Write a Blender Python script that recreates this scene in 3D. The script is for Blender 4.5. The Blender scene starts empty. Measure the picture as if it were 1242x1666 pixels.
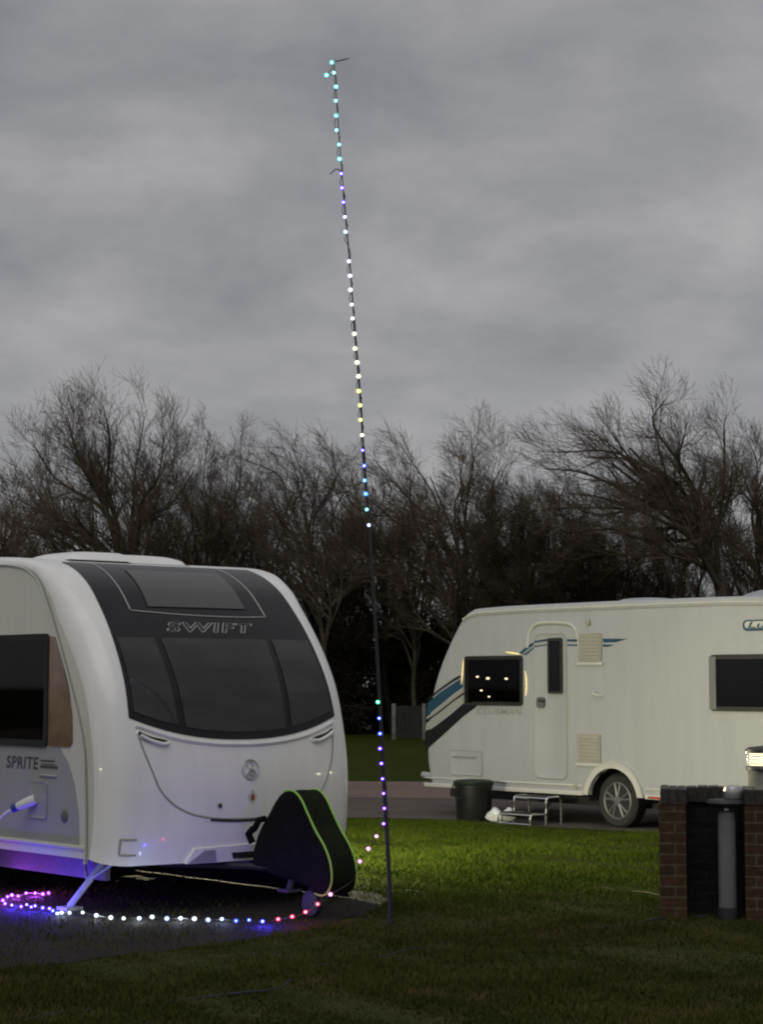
import bpy, bmesh, math, random
import numpy as np
from mathutils import Vector
from mathutils.geometry import tessellate_polygon

C = bpy.context.scene.collection
SC = bpy.context.scene
R = math.radians
rng = np.random.default_rng(11)
random.seed(11)

# ------------------------------------------------------------------ camera, world, sun, exposure
F_PX, PW, PH, HORIZON, EYE = 3300.0, 1242.0, 1666.0, 1112.0, 1.65
PITCH = math.atan((HORIZON - PH / 2) / F_PX)
cam = bpy.data.cameras.new('camera')
cam.sensor_fit = 'HORIZONTAL'
cam.sensor_width = 36.0
cam.lens = F_PX / PW * 36.0
cam.clip_end = 3000.0
camo = bpy.data.objects.new('camera', cam)
camo.location = (0, 0, EYE)
camo.rotation_euler = (R(90) + PITCH, 0, 0)
C.objects.link(camo)
SC.camera = camo

SUN_EL, SUN_AZ = R(48), R(200)       # soft dusk light from behind and above the camera
world = bpy.data.worlds.new('World')
SC.world = world
world.use_nodes = True


def build_world():
    nt = world.node_tree
    nt.nodes.clear()
    N = nt.nodes.new
    L = nt.links.new
    out = N('ShaderNodeOutputWorld')
    sky = N('ShaderNodeTexSky')
    sky.sky_type = 'NISHITA'
    sky.sun_disc = False
    sky.sun_elevation = SUN_EL
    sky.sun_rotation = SUN_AZ
    bg0 = N('ShaderNodeBackground')
    bg0.inputs['Strength'].default_value = 0.004
    L(sky.outputs[0], bg0.inputs['Color'])
    tc = N('ShaderNodeTexCoord')
    sep = N('ShaderNodeSeparateXYZ')
    L(tc.outputs['Generated'], sep.inputs[0])
    zc = N('ShaderNodeMath'); zc.operation = 'MAXIMUM'; zc.inputs[1].default_value = 0.0
    L(sep.outputs['Z'], zc.inputs[0])
    za = N('ShaderNodeMath'); za.operation = 'ADD'; za.inputs[1].default_value = 0.45
    L(zc.outputs[0], za.inputs[0])
    dv = N('ShaderNodeVectorMath'); dv.operation = 'DIVIDE'
    L(tc.outputs['Generated'], dv.inputs[0])
    cmb = N('ShaderNodeCombineXYZ')
    L(za.outputs[0], cmb.inputs[0]); L(za.outputs[0], cmb.inputs[1]); cmb.inputs[2].default_value = 1.0
    L(cmb.outputs[0], dv.inputs[1])
    mp = N('ShaderNodeMapping')
    mp.inputs['Location'].default_value = (3.1, 2.4, 0.0)
    mp.inputs['Scale'].default_value = (1.0, 1.15, 0.6)
    mp.inputs['Rotation'].default_value = (0, 0, R(-9))
    L(dv.outputs[0], mp.inputs[0])
    n1 = N('ShaderNodeTexNoise')
    n1.inputs['Scale'].default_value = 4.2
    n1.inputs['Detail'].default_value = 6.0
    n1.inputs['Roughness'].default_value = 0.56
    n1.inputs['Distortion'].default_value = 0.12
    L(mp.outputs[0], n1.inputs['Vector'])
    rp = N('ShaderNodeValToRGB')
    e = rp.color_ramp.elements
    e[0].position = 0.30; e[0].color = (0.200, 0.201, 0.213, 1)
    e[1].position = 0.72; e[1].color = (0.408, 0.395, 0.396, 1)
    m = rp.color_ramp.elements.new(0.50); m.color = (0.288, 0.287, 0.298, 1)
    L(n1.outputs['Fac'], rp.inputs[0])
    # an overcast dome is brighter overhead than at the skyline
    mr = N('ShaderNodeMapRange')
    mr.inputs['From Min'].default_value = 0.30
    mr.inputs['From Max'].default_value = 0.95
    mr.inputs['To Min'].default_value = 1.0
    mr.inputs['To Max'].default_value = 1.7
    L(zc.outputs[0], mr.inputs['Value'])
    bg = N('ShaderNodeBackground')
    L(rp.outputs[0], bg.inputs['Color'])
    L(mr.outputs[0], bg.inputs['Strength'])
    ad = N('ShaderNodeAddShader')
    L(bg.outputs[0], ad.inputs[0]); L(bg0.outputs[0], ad.inputs[1])
    L(ad.outputs[0], out.inputs['Surface'])


build_world()
sun = bpy.data.lights.new('sun', 'SUN')
sun.energy = 0.62
sun.angle = R(50)
sun.color = (1.0, 0.98, 0.95)
suno = bpy.data.objects.new('sun', sun)
C.objects.link(suno)
sd = Vector((math.sin(SUN_AZ) * math.cos(SUN_EL), math.cos(SUN_AZ) * math.cos(SUN_EL), math.sin(SUN_EL)))
suno.rotation_euler = sd.to_track_quat('Z', 'Y').to_euler()
SC.view_settings.view_transform = 'Standard'
SC.view_settings.look = 'None'
SC.view_settings.exposure = 0.0
SC.view_settings.gamma = 1.0
SC.render.engine = 'CYCLES'
SC.cycles.use_denoising = True
SC.cycles.filter_width = 2.1
SC.cycles.max_bounces = 6
SC.cycles.transparent_max_bounces = 12
SC.cycles.sample_clamp_indirect = 4.0
SC.cycles.caustics_reflective = False
SC.cycles.caustics_refractive = False


# ------------------------------------------------------------------ helpers
_c, _s = math.cos(PITCH), math.sin(PITCH)


def ray(px, py):
    a = (px - PW / 2) / F_PX
    b = -(py - PH / 2) / F_PX
    return np.array([a, _c - b * _s, _s + b * _c])


def at(px, py, depth):
    """world point seen at a photo pixel, at world depth y"""
    r = ray(px, py)
    return np.array([0, 0, EYE]) + r * (depth / r[1])


def gnd(px, py, z=0.0):
    r = ray(px, py)
    return np.array([0, 0, EYE]) + r * ((z - EYE) / r[2])


def tag(o, label=None, cat=None, group=None, kind=None):
    if label: o['label'] = label
    if cat: o['category'] = cat
    if group: o['group'] = group
    if kind: o['kind'] = kind
    return o


def empty(name, loc=(0, 0, 0), rz=0.0, label=None, cat=None, group=None):
    o = bpy.data.objects.new(name, None)
    o.empty_display_size = 0.2
    o.location = loc
    o.rotation_euler = (0, 0, rz)
    C.objects.link(o)
    return tag(o, label, cat, group)


def catmull(pts, n=12):
    pts = np.array(pts, float)
    P = np.vstack([2 * pts[0] - pts[1], pts, 2 * pts[-1] - pts[-2]])
    out = []
    for i in range(1, len(P) - 2):
        a, b, c, d = P[i - 1:i + 3]
        for k in range(n):
            t = k / n
            out.append(.5 * ((2 * b) + (-a + c) * t + (2 * a - 5 * b + 4 * c - d) * t * t + (-a + 3 * b - 3 * c + d) * t ** 3))
    out.append(pts[-1])
    return np.array(out)


class MB:
    """collects pieces of one part and links them as one mesh object"""

    def __init__(self):
        self.v, self.f, self.m = [], [], []

    def add(self, verts, faces, mat=0):
        b = len(self.v)
        self.v.extend([tuple(map(float, p)) for p in verts])
        self.f.extend([tuple(b + i for i in f) for f in faces])
        self.m.extend([mat] * len(faces))
        return self

    def box(self, lo, hi, mat=0):
        (a, b, c), (d, e, f) = lo, hi
        v = [(a, b, c), (d, b, c), (d, e, c), (a, e, c), (a, b, f), (d, b, f), (d, e, f), (a, e, f)]
        return self.add(v, [(0, 3, 2, 1), (4, 5, 6, 7), (0, 1, 5, 4), (1, 2, 6, 5), (2, 3, 7, 6), (3, 0, 4, 7)], mat)

    def tube(self, pts, r, n=8, mat=0, closed=False, caps=True):
        pts = np.array(pts, float)
        k = len(pts)
        rr = np.full(k, r, float) if np.isscalar(r) else np.array(r, float)
        if closed:
            tan = np.roll(pts, -1, 0) - np.roll(pts, 1, 0)
        else:
            tan = np.gradient(pts, axis=0)
        tan /= np.maximum(np.linalg.norm(tan, axis=1), 1e-9)[:, None]
        ref = np.array([0, 0, 1.0]) if abs(tan[0][2]) < .9 else np.array([1.0, 0, 0])
        u = np.cross(tan[0], ref); u /= np.linalg.norm(u)
        vs = []
        for i in range(k):
            u = u - tan[i] * np.dot(u, tan[i]); u /= max(np.linalg.norm(u), 1e-9)
            w = np.cross(tan[i], u)
            for j in range(n):
                a = 2 * math.pi * j / n
                vs.append(pts[i] + rr[i] * (math.cos(a) * u + math.sin(a) * w))
        fs = []
        for i in range(k if closed else k - 1):
            i2 = (i + 1) % k
            for j in range(n):
                j2 = (j + 1) % n
                fs.append((i * n + j, i * n + j2, i2 * n + j2, i2 * n + j))
        if caps and not closed:
            fs.append(tuple(range(n - 1, -1, -1)))
            fs.append(tuple((k - 1) * n + j for j in range(n)))
        return self.add(vs, fs, mat)

    def lathe(self, prof, n=24, o=(0, 0, 0), axis='z', mat=0):
        vs, fs = [], []
        for (r, h) in prof:
            for j in range(n):
                a = 2 * math.pi * j / n
                p = (r * math.cos(a), r * math.sin(a), h)
                if axis == 'y': p = (p[0], h, p[1])
                if axis == 'x': p = (h, p[0], p[1])
                vs.append((p[0] + o[0], p[1] + o[1], p[2] + o[2]))
        for i in range(len(prof) - 1):
            for j in range(n):
                j2 = (j + 1) % n
                fs.append((i * n + j, i * n + j2, (i + 1) * n + j2, (i + 1) * n + j))
        fs.append(tuple(range(n - 1, -1, -1)))
        fs.append(tuple((len(prof) - 1) * n + j for j in range(n)))
        return self.add(vs, fs, mat)

    def sphere(self, o, r, n=8, m=6, sc=(1, 1, 1), mat=0):
        vs, fs = [(o[0], o[1], o[2] - r * sc[2])], []
        for i in range(1, m):
            a = -math.pi / 2 + math.pi * i / m
            for j in range(n):
                b = 2 * math.pi * j / n
                vs.append((o[0] + r * sc[0] * math.cos(a) * math.cos(b), o[1] + r * sc[1] * math.cos(a) * math.sin(b), o[2] + r * sc[2] * math.sin(a)))
        vs.append((o[0], o[1], o[2] + r * sc[2]))
        for j in range(n):
            fs.append((0, 1 + (j + 1) % n, 1 + j))
            for i in range(m - 2):
                a = 1 + i * n
                fs.append((a + j, a + (j + 1) % n, a + n + (j + 1) % n, a + n + j))
            a = 1 + (m - 2) * n
            fs.append((a + j, a + (j + 1) % n, len(vs) - 1))
        return self.add(vs, fs, mat)

    def prism(self, poly, fn, d0, d1, mat=0, holes=()):
        """2-D polygon (with holes) mapped by fn(a, b, d) and given thickness d0..d1"""
        loops = [list(poly)] + [list(h) for h in holes]
        tri = tessellate_polygon([[Vector((p[0], p[1], 0)) for p in l] for l in loops])
        flat = [p for l in loops for p in l]
        n = len(flat)
        vs = [fn(p[0], p[1], d0) for p in flat] + [fn(p[0], p[1], d1) for p in flat]
        fs = []
        for t in tri:
            fs.append(tuple(t)); fs.append(tuple(n + i for i in reversed(t)))
        b = 0
        for l in loops:
            k = len(l)
            for i in range(k):
                j = (i + 1) % k
                fs.append((b + i, b + j, n + b + j, n + b + i))
            b += k
        return self.add(vs, fs, mat)

    def grid(self, P, mat=0, rim=None):
        """P: rows x cols x 3; rim: same grid lower down, closes the edge"""
        P = np.asarray(P, float)
        a, b = P.shape[:2]
        fs = [(i * b + j, i * b + j + 1, (i + 1) * b + j + 1, (i + 1) * b + j) for i in range(a - 1) for j in range(b - 1)]
        self.add(P.reshape(-1, 3), fs, mat)
        if rim is not None:
            Q = np.asarray(rim, float)
            idx = [(0, j) for j in range(b)] + [(i, b - 1) for i in range(1, a)] + [(a - 1, j) for j in range(b - 2, -1, -1)] + [(i, 0) for i in range(a - 2, 0, -1)]
            top = [P[i, j] for i, j in idx]; low = [Q[i, j] for i, j in idx]
            k = len(idx)
            self.add(top + low, [(i, (i + 1) % k, k + (i + 1) % k, k + i) for i in range(k)], mat)
        return self

    def build(self, name, mats, parent=None, bevel=0.0, segs=2, smooth=40, weld=False):
        me = bpy.data.meshes.new(name)
        me.from_pydata(self.v, [], self.f)
        for mm in (mats if isinstance(mats, (list, tuple)) else [mats]):
            me.materials.append(mm)
        me.polygons.foreach_set('material_index', self.m)
        bm = bmesh.new(); bm.from_mesh(me)
        if weld: bmesh.ops.remove_doubles(bm, verts=bm.verts, dist=1e-4)
        if bevel:
            bmesh.ops.bevel(bm, geom=[e for e in bm.edges if len(e.link_faces) == 2 and e.calc_face_angle(0) > R(30)], offset=bevel, segments=segs, profile=.5, affect='EDGES', clamp_overlap=True)
        bmesh.ops.recalc_face_normals(bm, faces=bm.faces)
        bm.to_mesh(me); bm.free()
        if smooth:
            me.polygons.foreach_set('use_smooth', [True] * len(me.polygons))
            me.set_sharp_from_angle(angle=R(smooth))
        me.update()
        o = bpy.data.objects.new(name, me)
        C.objects.link(o)
        if parent is not None: o.parent = parent
        return o


def mesh_np(name, V, Fq, mat, parent=None, smooth=False):
    """fast mesh from numpy arrays, faces all with the same corner count"""
    me = bpy.data.meshes.new(name)
    V = np.asarray(V, np.float32); Fq = np.asarray(Fq, np.int32)
    k = Fq.shape[1]
    me.vertices.add(len(V)); me.vertices.foreach_set('co', V.ravel())
    me.loops.add(Fq.size); me.loops.foreach_set('vertex_index', Fq.ravel())
    me.polygons.add(len(Fq))
    me.polygons.foreach_set('loop_start', np.arange(len(Fq), dtype=np.int32) * k)
    me.polygons.foreach_set('loop_total', np.full(len(Fq), k, np.int32))
    if smooth: me.polygons.foreach_set('use_smooth', np.ones(len(Fq), bool))
    me.materials.append(mat)
    me.update(calc_edges=True)
    o = bpy.data.objects.new(name, me)
    C.objects.link(o)
    if parent is not None: o.parent = parent
    return o


def text_geo(body, size=1.0, shear=0.0, xs=1.0, offset=0.0, extrude=0.0, gap=1.0):
    """letters as 2-D triangles/quads: returns verts (n,3), faces; left-bottom at 0,0, cap height = size"""
    cu = bpy.data.curves.new('lettering', 'FONT')
    cu.body = body
    cu.shear = shear
    cu.offset = offset
    cu.space_character = gap
    cu.extrude = extrude
    cu.resolution_u = 3
    o = bpy.data.objects.new('lettering', cu)
    C.objects.link(o)
    bpy.context.view_layer.update()
    me = bpy.data.meshes.new_from_object(o.evaluated_get(bpy.context.evaluated_depsgraph_get()))
    v = np.array([q.co[:] for q in me.vertices])
    f = [tuple(p.vertices) for p in me.polygons]
    bpy.data.objects.remove(o); bpy.data.curves.remove(cu); bpy.data.meshes.remove(me)
    h = 0.69
    v[:, 0] *= size / h * xs; v[:, 1] *= size / h
    return v, f


# ------------------------------------------------------------------ materials
def mat(name, color, rough=0.5, metal=0.0, spec=0.5, coat=0.0, emit=None, estr=0.0, stretch=None, nscale=0, namt=0.0, bump=0.0, bscale=40, alpha=1.0):
    m = bpy.data.materials.new(name)
    m.use_nodes = True
    nt = m.node_tree
    b = nt.nodes['Principled BSDF']
    b.inputs['Base Color'].default_value = (*color, 1)
    b.inputs['Roughness'].default_value = rough
    b.inputs['Metallic'].default_value = metal
    b.inputs['Specular IOR Level'].default_value = spec
    b.inputs['Coat Weight'].default_value = coat
    b.inputs['Coat Roughness'].default_value = 0.06
    if emit:
        b.inputs['Emission Color'].default_value = (*emit, 1)
        b.inputs['Emission Strength'].default_value = estr
    if nscale or bump:
        tc = nt.nodes.new('ShaderNodeTexCoord')
    if nscale:
        n = nt.nodes.new('ShaderNodeTexNoise')
        n.inputs['Scale'].default_value = nscale; n.inputs['Detail'].default_value = 5
        n.inputs['Roughness'].default_value = .6
        if stretch:      # rain streaks and grime run down the panel
            mp = nt.nodes.new('ShaderNodeMapping'); mp.inputs['Scale'].default_value = stretch
            nt.links.new(tc.outputs['Object'], mp.inputs[0]); nt.links.new(mp.outputs[0], n.inputs['Vector'])
        else:
            nt.links.new(tc.outputs['Object'], n.inputs['Vector'])
        r = nt.nodes.new('ShaderNodeValToRGB')
        r.color_ramp.elements[0].position = .3; r.color_ramp.elements[1].position = .7
        r.color_ramp.elements[0].color = (*[c * (1 - namt) for c in color], 1)
        r.color_ramp.elements[1].color = (*[min(1, c * (1 + namt)) for c in color], 1)
        nt.links.new(n.outputs['Fac'], r.inputs[0]); nt.links.new(r.outputs[0], b.inputs['Base Color'])
    if bump:
        n2 = nt.nodes.new('ShaderNodeTexNoise')
        n2.inputs['Scale'].default_value = bscale; n2.inputs['Detail'].default_value = 3
        nt.links.new(tc.outputs['Object'], n2.inputs['Vector'])
        bp = nt.nodes.new('ShaderNodeBump')
        bp.inputs['Strength'].default_value = bump; bp.inputs['Distance'].default_value = .02
        nt.links.new(n2.outputs['Fac'], bp.inputs['Height']); nt.links.new(bp.outputs[0], b.inputs['Normal'])
    return m


def multi_noise(name, cols, scales, rough=0.9, bump=0.3, bscale=60, bdist=0.01, spec=0.2):
    """ground cover: two noises pick between three colours, a third drives bump"""
    m = bpy.data.materials.new(name); m.use_nodes = True
    nt = m.node_tree; b = nt.nodes['Principled BSDF']
    b.inputs['Roughness'].default_value = rough
    b.inputs['Specular IOR Level'].default_value = spec
    tc = nt.nodes.new('ShaderNodeTexCoord')

    def noise(sc, det=6, ro=.6):
        n = nt.nodes.new('ShaderNodeTexNoise')
        n.inputs['Scale'].default_value = sc; n.inputs['Detail'].default_value = det; n.inputs['Roughness'].default_value = ro
        nt.links.new(tc.outputs['Object'], n.inputs['Vector']); return n

    def ramp(src, a, c, lo, hi):
        r = nt.nodes.new('ShaderNodeValToRGB')
        r.color_ramp.elements[0].position = lo; r.color_ramp.elements[1].position = hi
        r.color_ramp.elements[0].color = (*a, 1); r.color_ramp.elements[1].color = (*c, 1)
        nt.links.new(src.outputs['Fac'], r.inputs[0]); return r
    r1 = ramp(noise(scales[0]), cols[0], cols[1], .38, .62)
    n2 = noise(scales[1])
    r2 = ramp(n2, (0, 0, 0), (1, 1, 1), .5, .72)
    mx = nt.nodes.new('ShaderNodeMix'); mx.data_type = 'RGBA'
    nt.links.new(r2.outputs[0], mx.inputs['Factor'])
    nt.links.new(r1.outputs[0], mx.inputs['A']); mx.inputs['B'].default_value = (*cols[2], 1)
    nt.links.new(mx.outputs['Result'], b.inputs['Base Color'])
    n3 = noise(bscale, 4)
    bp = nt.nodes.new('ShaderNodeBump'); bp.inputs['Strength'].default_value = bump; bp.inputs['Distance'].default_value = bdist
    nt.links.new(n3.outputs['Fac'], bp.inputs['Height']); nt.links.new(bp.outputs[0], b.inputs['Normal'])
    return m


def lawn_mat(name, near, far, sc, bump):
    """two kinds of turf: worn olive grass this side of the pitch, greener grass beyond, brightened to paint in part of its lamp light"""
    m = multi_noise(name, near, (sc, sc * 3.6), bump=bump, bscale=42, bdist=.03, rough=.9, spec=.04)
    nt = m.node_tree; b = nt.nodes['Principled BSDF']
    first = b.inputs['Base Color'].links[0].from_socket
    rp = [q for q in nt.nodes if q.type == 'VALTORGB']
    m2 = nt.nodes.new('ShaderNodeMix'); m2.data_type = 'RGBA'
    r2 = nt.nodes.new('ShaderNodeValToRGB')
    r2.color_ramp.elements[0].position = .38; r2.color_ramp.elements[1].position = .62
    r2.color_ramp.elements[0].color = (*far[0], 1); r2.color_ramp.elements[1].color = (*far[1], 1)
    nt.links.new(rp[0].inputs[0].links[0].from_socket, r2.inputs[0])
    nt.links.new(rp[1].outputs[0], m2.inputs['Factor']); nt.links.new(r2.outputs[0], m2.inputs['A']); m2.inputs['B'].default_value = (*far[2], 1)
    tc = [q for q in nt.nodes if q.type == 'TEX_COORD'][0]
    sp = nt.nodes.new('ShaderNodeSeparateXYZ'); nt.links.new(tc.outputs['Object'], sp.inputs[0])
    n = nt.nodes.new('ShaderNodeTexNoise'); n.inputs['Scale'].default_value = .8; n.inputs['Detail'].default_value = 4
    nt.links.new(tc.outputs['Object'], n.inputs['Vector'])
    ma = nt.nodes.new('ShaderNodeMath'); ma.operation = 'MULTIPLY_ADD'; ma.inputs[1].default_value = 3.0
    nt.links.new(n.outputs['Fac'], ma.inputs[0]); nt.links.new(sp.outputs['Y'], ma.inputs[2])
    mr = nt.nodes.new('ShaderNodeMapRange'); mr.inputs['From Min'].default_value = 15.8; mr.inputs['From Max'].default_value = 17.8
    nt.links.new(ma.outputs[0], mr.inputs['Value'])
    m3 = nt.nodes.new('ShaderNodeMix'); m3.data_type = 'RGBA'  # brighter far turf paints in part of the lamp light
    nt.links.new(mr.outputs[0], m3.inputs['Factor']); nt.links.new(first, m3.inputs['A']); nt.links.new(m2.outputs['Result'], m3.inputs['B'])
    nt.links.new(m3.outputs['Result'], b.inputs['Base Color'])
    return m


def brick_mat(name, c1, c2, mortar):
    m = bpy.data.materials.new(name); m.use_nodes = True
    nt = m.node_tree; b = nt.nodes['Principled BSDF']
    b.inputs['Roughness'].default_value = .85; b.inputs['Specular IOR Level'].default_value = .2
    tc = nt.nodes.new('ShaderNodeTexCoord')
    sp = nt.nodes.new('ShaderNodeSeparateXYZ'); nt.links.new(tc.outputs['Object'], sp.inputs[0])
    ad = nt.nodes.new('ShaderNodeMath'); ad.operation = 'ADD'
    nt.links.new(sp.outputs['X'], ad.inputs[0]); nt.links.new(sp.outputs['Y'], ad.inputs[1])
    cb = nt.nodes.new('ShaderNodeCombineXYZ')
    nt.links.new(ad.outputs[0], cb.inputs[0]); nt.links.new(sp.outputs['Z'], cb.inputs[1])
    br = nt.nodes.new('ShaderNodeTexBrick')
    br.inputs['Color1'].default_value = (*c1, 1); br.inputs['Color2'].default_value = (*c2, 1); br.inputs['Mortar'].default_value = (*mortar, 1)
    br.inputs['Scale'].default_value = 1.0; br.inputs['Mortar Size'].default_value = .007
    br.inputs['Brick Width'].default_value = .225; br.inputs['Row Height'].default_value = .075
    nt.links.new(cb.outputs[0], br.inputs['Vector'])
    no = nt.nodes.new('ShaderNodeTexNoise'); no.inputs['Scale'].default_value = 24; no.inputs['Detail'].default_value = 5
    nt.links.new(tc.outputs['Object'], no.inputs['Vector'])
    mx = nt.nodes.new('ShaderNodeMix'); mx.data_type = 'RGBA'; mx.blend_type = 'MULTIPLY'
    mx.inputs['Factor'].default_value = .7
    rp = nt.nodes.new('ShaderNodeValToRGB')
    rp.color_ramp.elements[0].color = (.45, .45, .45, 1); rp.color_ramp.elements[1].color = (1.3, 1.3, 1.3, 1)
    rp.color_ramp.elements[0].position = .3; rp.color_ramp.elements[1].position = .7
    nt.links.new(no.outputs['Fac'], rp.inputs[0])
    nt.links.new(br.outputs['Color'], mx.inputs['A']); nt.links.new(rp.outputs[0], mx.inputs['B'])
    nt.links.new(mx.outputs['Result'], b.inputs['Base Color'])
    bp = nt.nodes.new('ShaderNodeBump'); bp.inputs['Strength'].default_value = .8; bp.inputs['Distance'].default_value = .006; bp.invert = True
    nt.links.new(br.outputs['Fac'], bp.inputs['Height']); nt.links.new(bp.outputs[0], b.inputs['Normal'])
    return m


def glass_mat(name, tint):
    m = bpy.data.materials.new(name); m.use_nodes = True
    nt = m.node_tree; nt.nodes.remove(nt.nodes['Principled BSDF'])
    out = nt.nodes['Material Output']
    tr = nt.nodes.new('ShaderNodeBsdfTransparent'); tr.inputs[0].default_value = (*tint, 1)
    gl = nt.nodes.new('ShaderNodeBsdfGlossy'); gl.inputs['Roughness'].default_value = .03
    lw = nt.nodes.new('ShaderNodeLayerWeight'); lw.inputs['Blend'].default_value = .5
    pw = nt.nodes.new('ShaderNodeMath'); pw.operation = 'POWER'; pw.inputs[1].default_value = 5.0
    nt.links.new(lw.outputs['Facing'], pw.inputs[0])
    fr = nt.nodes.new('ShaderNodeMath'); fr.operation = 'MULTIPLY_ADD'; fr.inputs[1].default_value = .8; fr.inputs[2].default_value = .012
    nt.links.new(pw.outputs[0], fr.inputs[0])
    mx = nt.nodes.new('ShaderNodeMixShader')
    nt.links.new(fr.outputs[0], mx.inputs[0]); nt.links.new(tr.outputs[0], mx.inputs[1]); nt.links.new(gl.outputs[0], mx.inputs[2])
    nt.links.new(mx.outputs[0], out.inputs['Surface'])
    return m


def globe_mat(name, col, s):
    """part clear, part glowing shell: lit diffuser, and painted halo round each LED"""
    m = bpy.data.materials.new(name); m.use_nodes = True
    nt = m.node_tree; nt.nodes.remove(nt.nodes['Principled BSDF'])
    out = nt.nodes['Material Output']
    tr = nt.nodes.new('ShaderNodeBsdfTransparent')
    em = nt.nodes.new('ShaderNodeEmission'); em.inputs[0].default_value = (*col, 1); em.inputs[1].default_value = s
    mx = nt.nodes.new('ShaderNodeMixShader'); mx.inputs[0].default_value = .38
    nt.links.new(tr.outputs[0], mx.inputs[1]); nt.links.new(em.outputs[0], mx.inputs[2])
    nt.links.new(mx.outputs[0], out.inputs['Surface'])
    return m


M = {}
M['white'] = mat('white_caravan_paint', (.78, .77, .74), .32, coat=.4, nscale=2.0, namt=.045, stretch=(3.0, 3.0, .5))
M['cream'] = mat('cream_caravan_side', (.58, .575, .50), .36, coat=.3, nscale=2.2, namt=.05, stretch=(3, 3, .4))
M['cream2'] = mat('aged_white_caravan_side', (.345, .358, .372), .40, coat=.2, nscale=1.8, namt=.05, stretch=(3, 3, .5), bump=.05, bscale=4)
M['greyband'] = mat('grey_side_graphic', (.30, .31, .31), .4, coat=.2)
M['trim'] = mat('white_trim', (.50, .50, .47), .4)
M['trimdark'] = mat('grey_seam', (.27, .27, .24), .5)
M['black'] = mat('gloss_black_panel', (.009, .009, .011), .30, spec=.30, nscale=6, namt=.2)
M['acrylic'] = mat('tinted_acrylic', (.030, .027, .027), .07, spec=.42, nscale=1.6, namt=.35)
M['darkglass'] = mat('dark_glass', (.006, .006, .008), .12, spec=.25)
M['frost'] = mat('smoked_skylight', (.065, .060, .060), .35)
M['rubber'] = mat('black_rubber', (.012, .012, .012), .7, nscale=30, namt=.3)
M['darkplastic'] = mat('dark_plastic', (.02, .02, .02), .5)
M['lockgrey'] = mat('handle_recess', (.10, .10, .10), .6)  # even grey for the lock and door handle
M['recess'] = mat('recess_shade', (.03, .03, .032), .6)
M['silver'] = mat('silver_trim', (.50, .49, .48), .38, metal=.7)
M['chrome'] = mat('chrome_tube', (.75, .75, .74), .18, metal=1.0)
M['alloy'] = mat('dark_alloy', (.16, .16, .17), .45, metal=.5)
M['galv'] = mat('galvanised_steel', (.34, .35, .37), .6, metal=.15, nscale=20, namt=.15)
M['chassis'] = mat('dull_chassis_steel', (.16, .16, .18), .65, nscale=20, namt=.15)
M['lens'] = mat('clear_lamp_lens', (.30, .29, .34), .12, coat=.6)
M['red'] = mat('red_reflector', (.35, .03, .02), .3)
M['vent'] = mat('beige_vent', (.30, .29, .25), .6)
M['tealdecal'] = mat('teal_blue_decal', (.012, .052, .092), .35)
M['blackdecal'] = mat('black_decal', (.008, .008, .009), .4, spec=.25)
M['greydecal'] = mat('silver_grey_decal', (.30, .30, .28), .35)
M['textgrey'] = mat('dark_grey_lettering', (.06, .06, .065), .4)
M['textsoft'] = mat('faded_grey_lettering', (.24, .23, .21), .5)
M['glosspanel'] = mat('warm_reflection_panel', (.17, .105, .06), .16, coat=.5, nscale=3.0, namt=.5)  # warm lamp reflection painted as the brown base
M['interior'] = mat('dim_interior', (.006, .0055, .005), .8, nscale=5, namt=.4)
M['glass'] = glass_mat('smoked_window', (.52, .50, .48))
M['vinyl'] = mat('black_vinyl_cover', (.0045, .0045, .005), .9, spec=.12, nscale=12, namt=.3, bump=.6, bscale=9)
M['hivis'] = mat('green_yellow_piping', (.30, .52, .09), .6)
M['hivis2'] = mat('green_side_band', (.007, .011, .004), .85, spec=.12, nscale=9, namt=.4)
M['bluep'] = mat('blue_plug', (.02, .05, .22), .4)
M['whitecable'] = mat('pale_cable', (.62, .62, .60), .5)
M['bluecable'] = mat('blue_cable', (.010, .014, .034), .7)
M['yellowcable'] = mat('yellow_cable', (.085, .07, .028), .7)
M['bag'] = mat('white_plastic_bag', (.62, .63, .64), .35, bump=.5, bscale=18)
M['bin'] = mat('black_tub', (.008, .009, .009), .5, spec=.25, nscale=10, namt=.25)
M['binlid'] = mat('green_black_lid', (.009, .018, .012), .5, spec=.25)
M['post'] = mat('grey_post_paint', (.125, .125, .125), .5, nscale=14, namt=.12)
M['bark'] = mat('bark', (.075, .060, .046), .9, nscale=6, namt=.4, spec=.1)
M['barkdark'] = mat('dark_bark', (.028, .023, .018), .9, nscale=6, namt=.4, spec=.1)
M['twig'] = mat('twig', (.125, .098, .072), .9, spec=.1)
M['twigdark'] = mat('dark_twig', (.075, .059, .042), .9, spec=.1)
M['deadleaf'] = mat('dark_foliage', (.020, .018, .011), .9, nscale=.9, namt=.6, spec=.1)
M['pole'] = mat('black_fibreglass_pole', (.018, .018, .019), .45)
M['greypost'] = mat('weathered_post', (.15, .15, .135), .8, nscale=8, namt=.3)
M['gateboard'] = mat('weathered_gate', (.020, .019, .017), .85, nscale=8, namt=.3)
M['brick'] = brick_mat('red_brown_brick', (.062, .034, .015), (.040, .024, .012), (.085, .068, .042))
M['brickshade'] = brick_mat('shaded_bay_brick', (.016, .014, .013), (.011, .010, .010), (.022, .021, .019))
M['coping'] = mat('dark_coping_brick', (.026, .024, .018), .8, nscale=25, namt=.5, bump=.3, bscale=60)
M['warmlamp'] = globe_mat('lit_diffuser', (1.0, .82, .52), 2.7)
M['warmdot'] = mat('window_glow_dot', (.8, .7, .5), .5, emit=(1.0, .86, .58), estr=8.0)
M['trimglint'] = mat('painted_trim_glint', (.8, .7, .4), .5, emit=(1.0, .74, .26), estr=.6)
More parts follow.
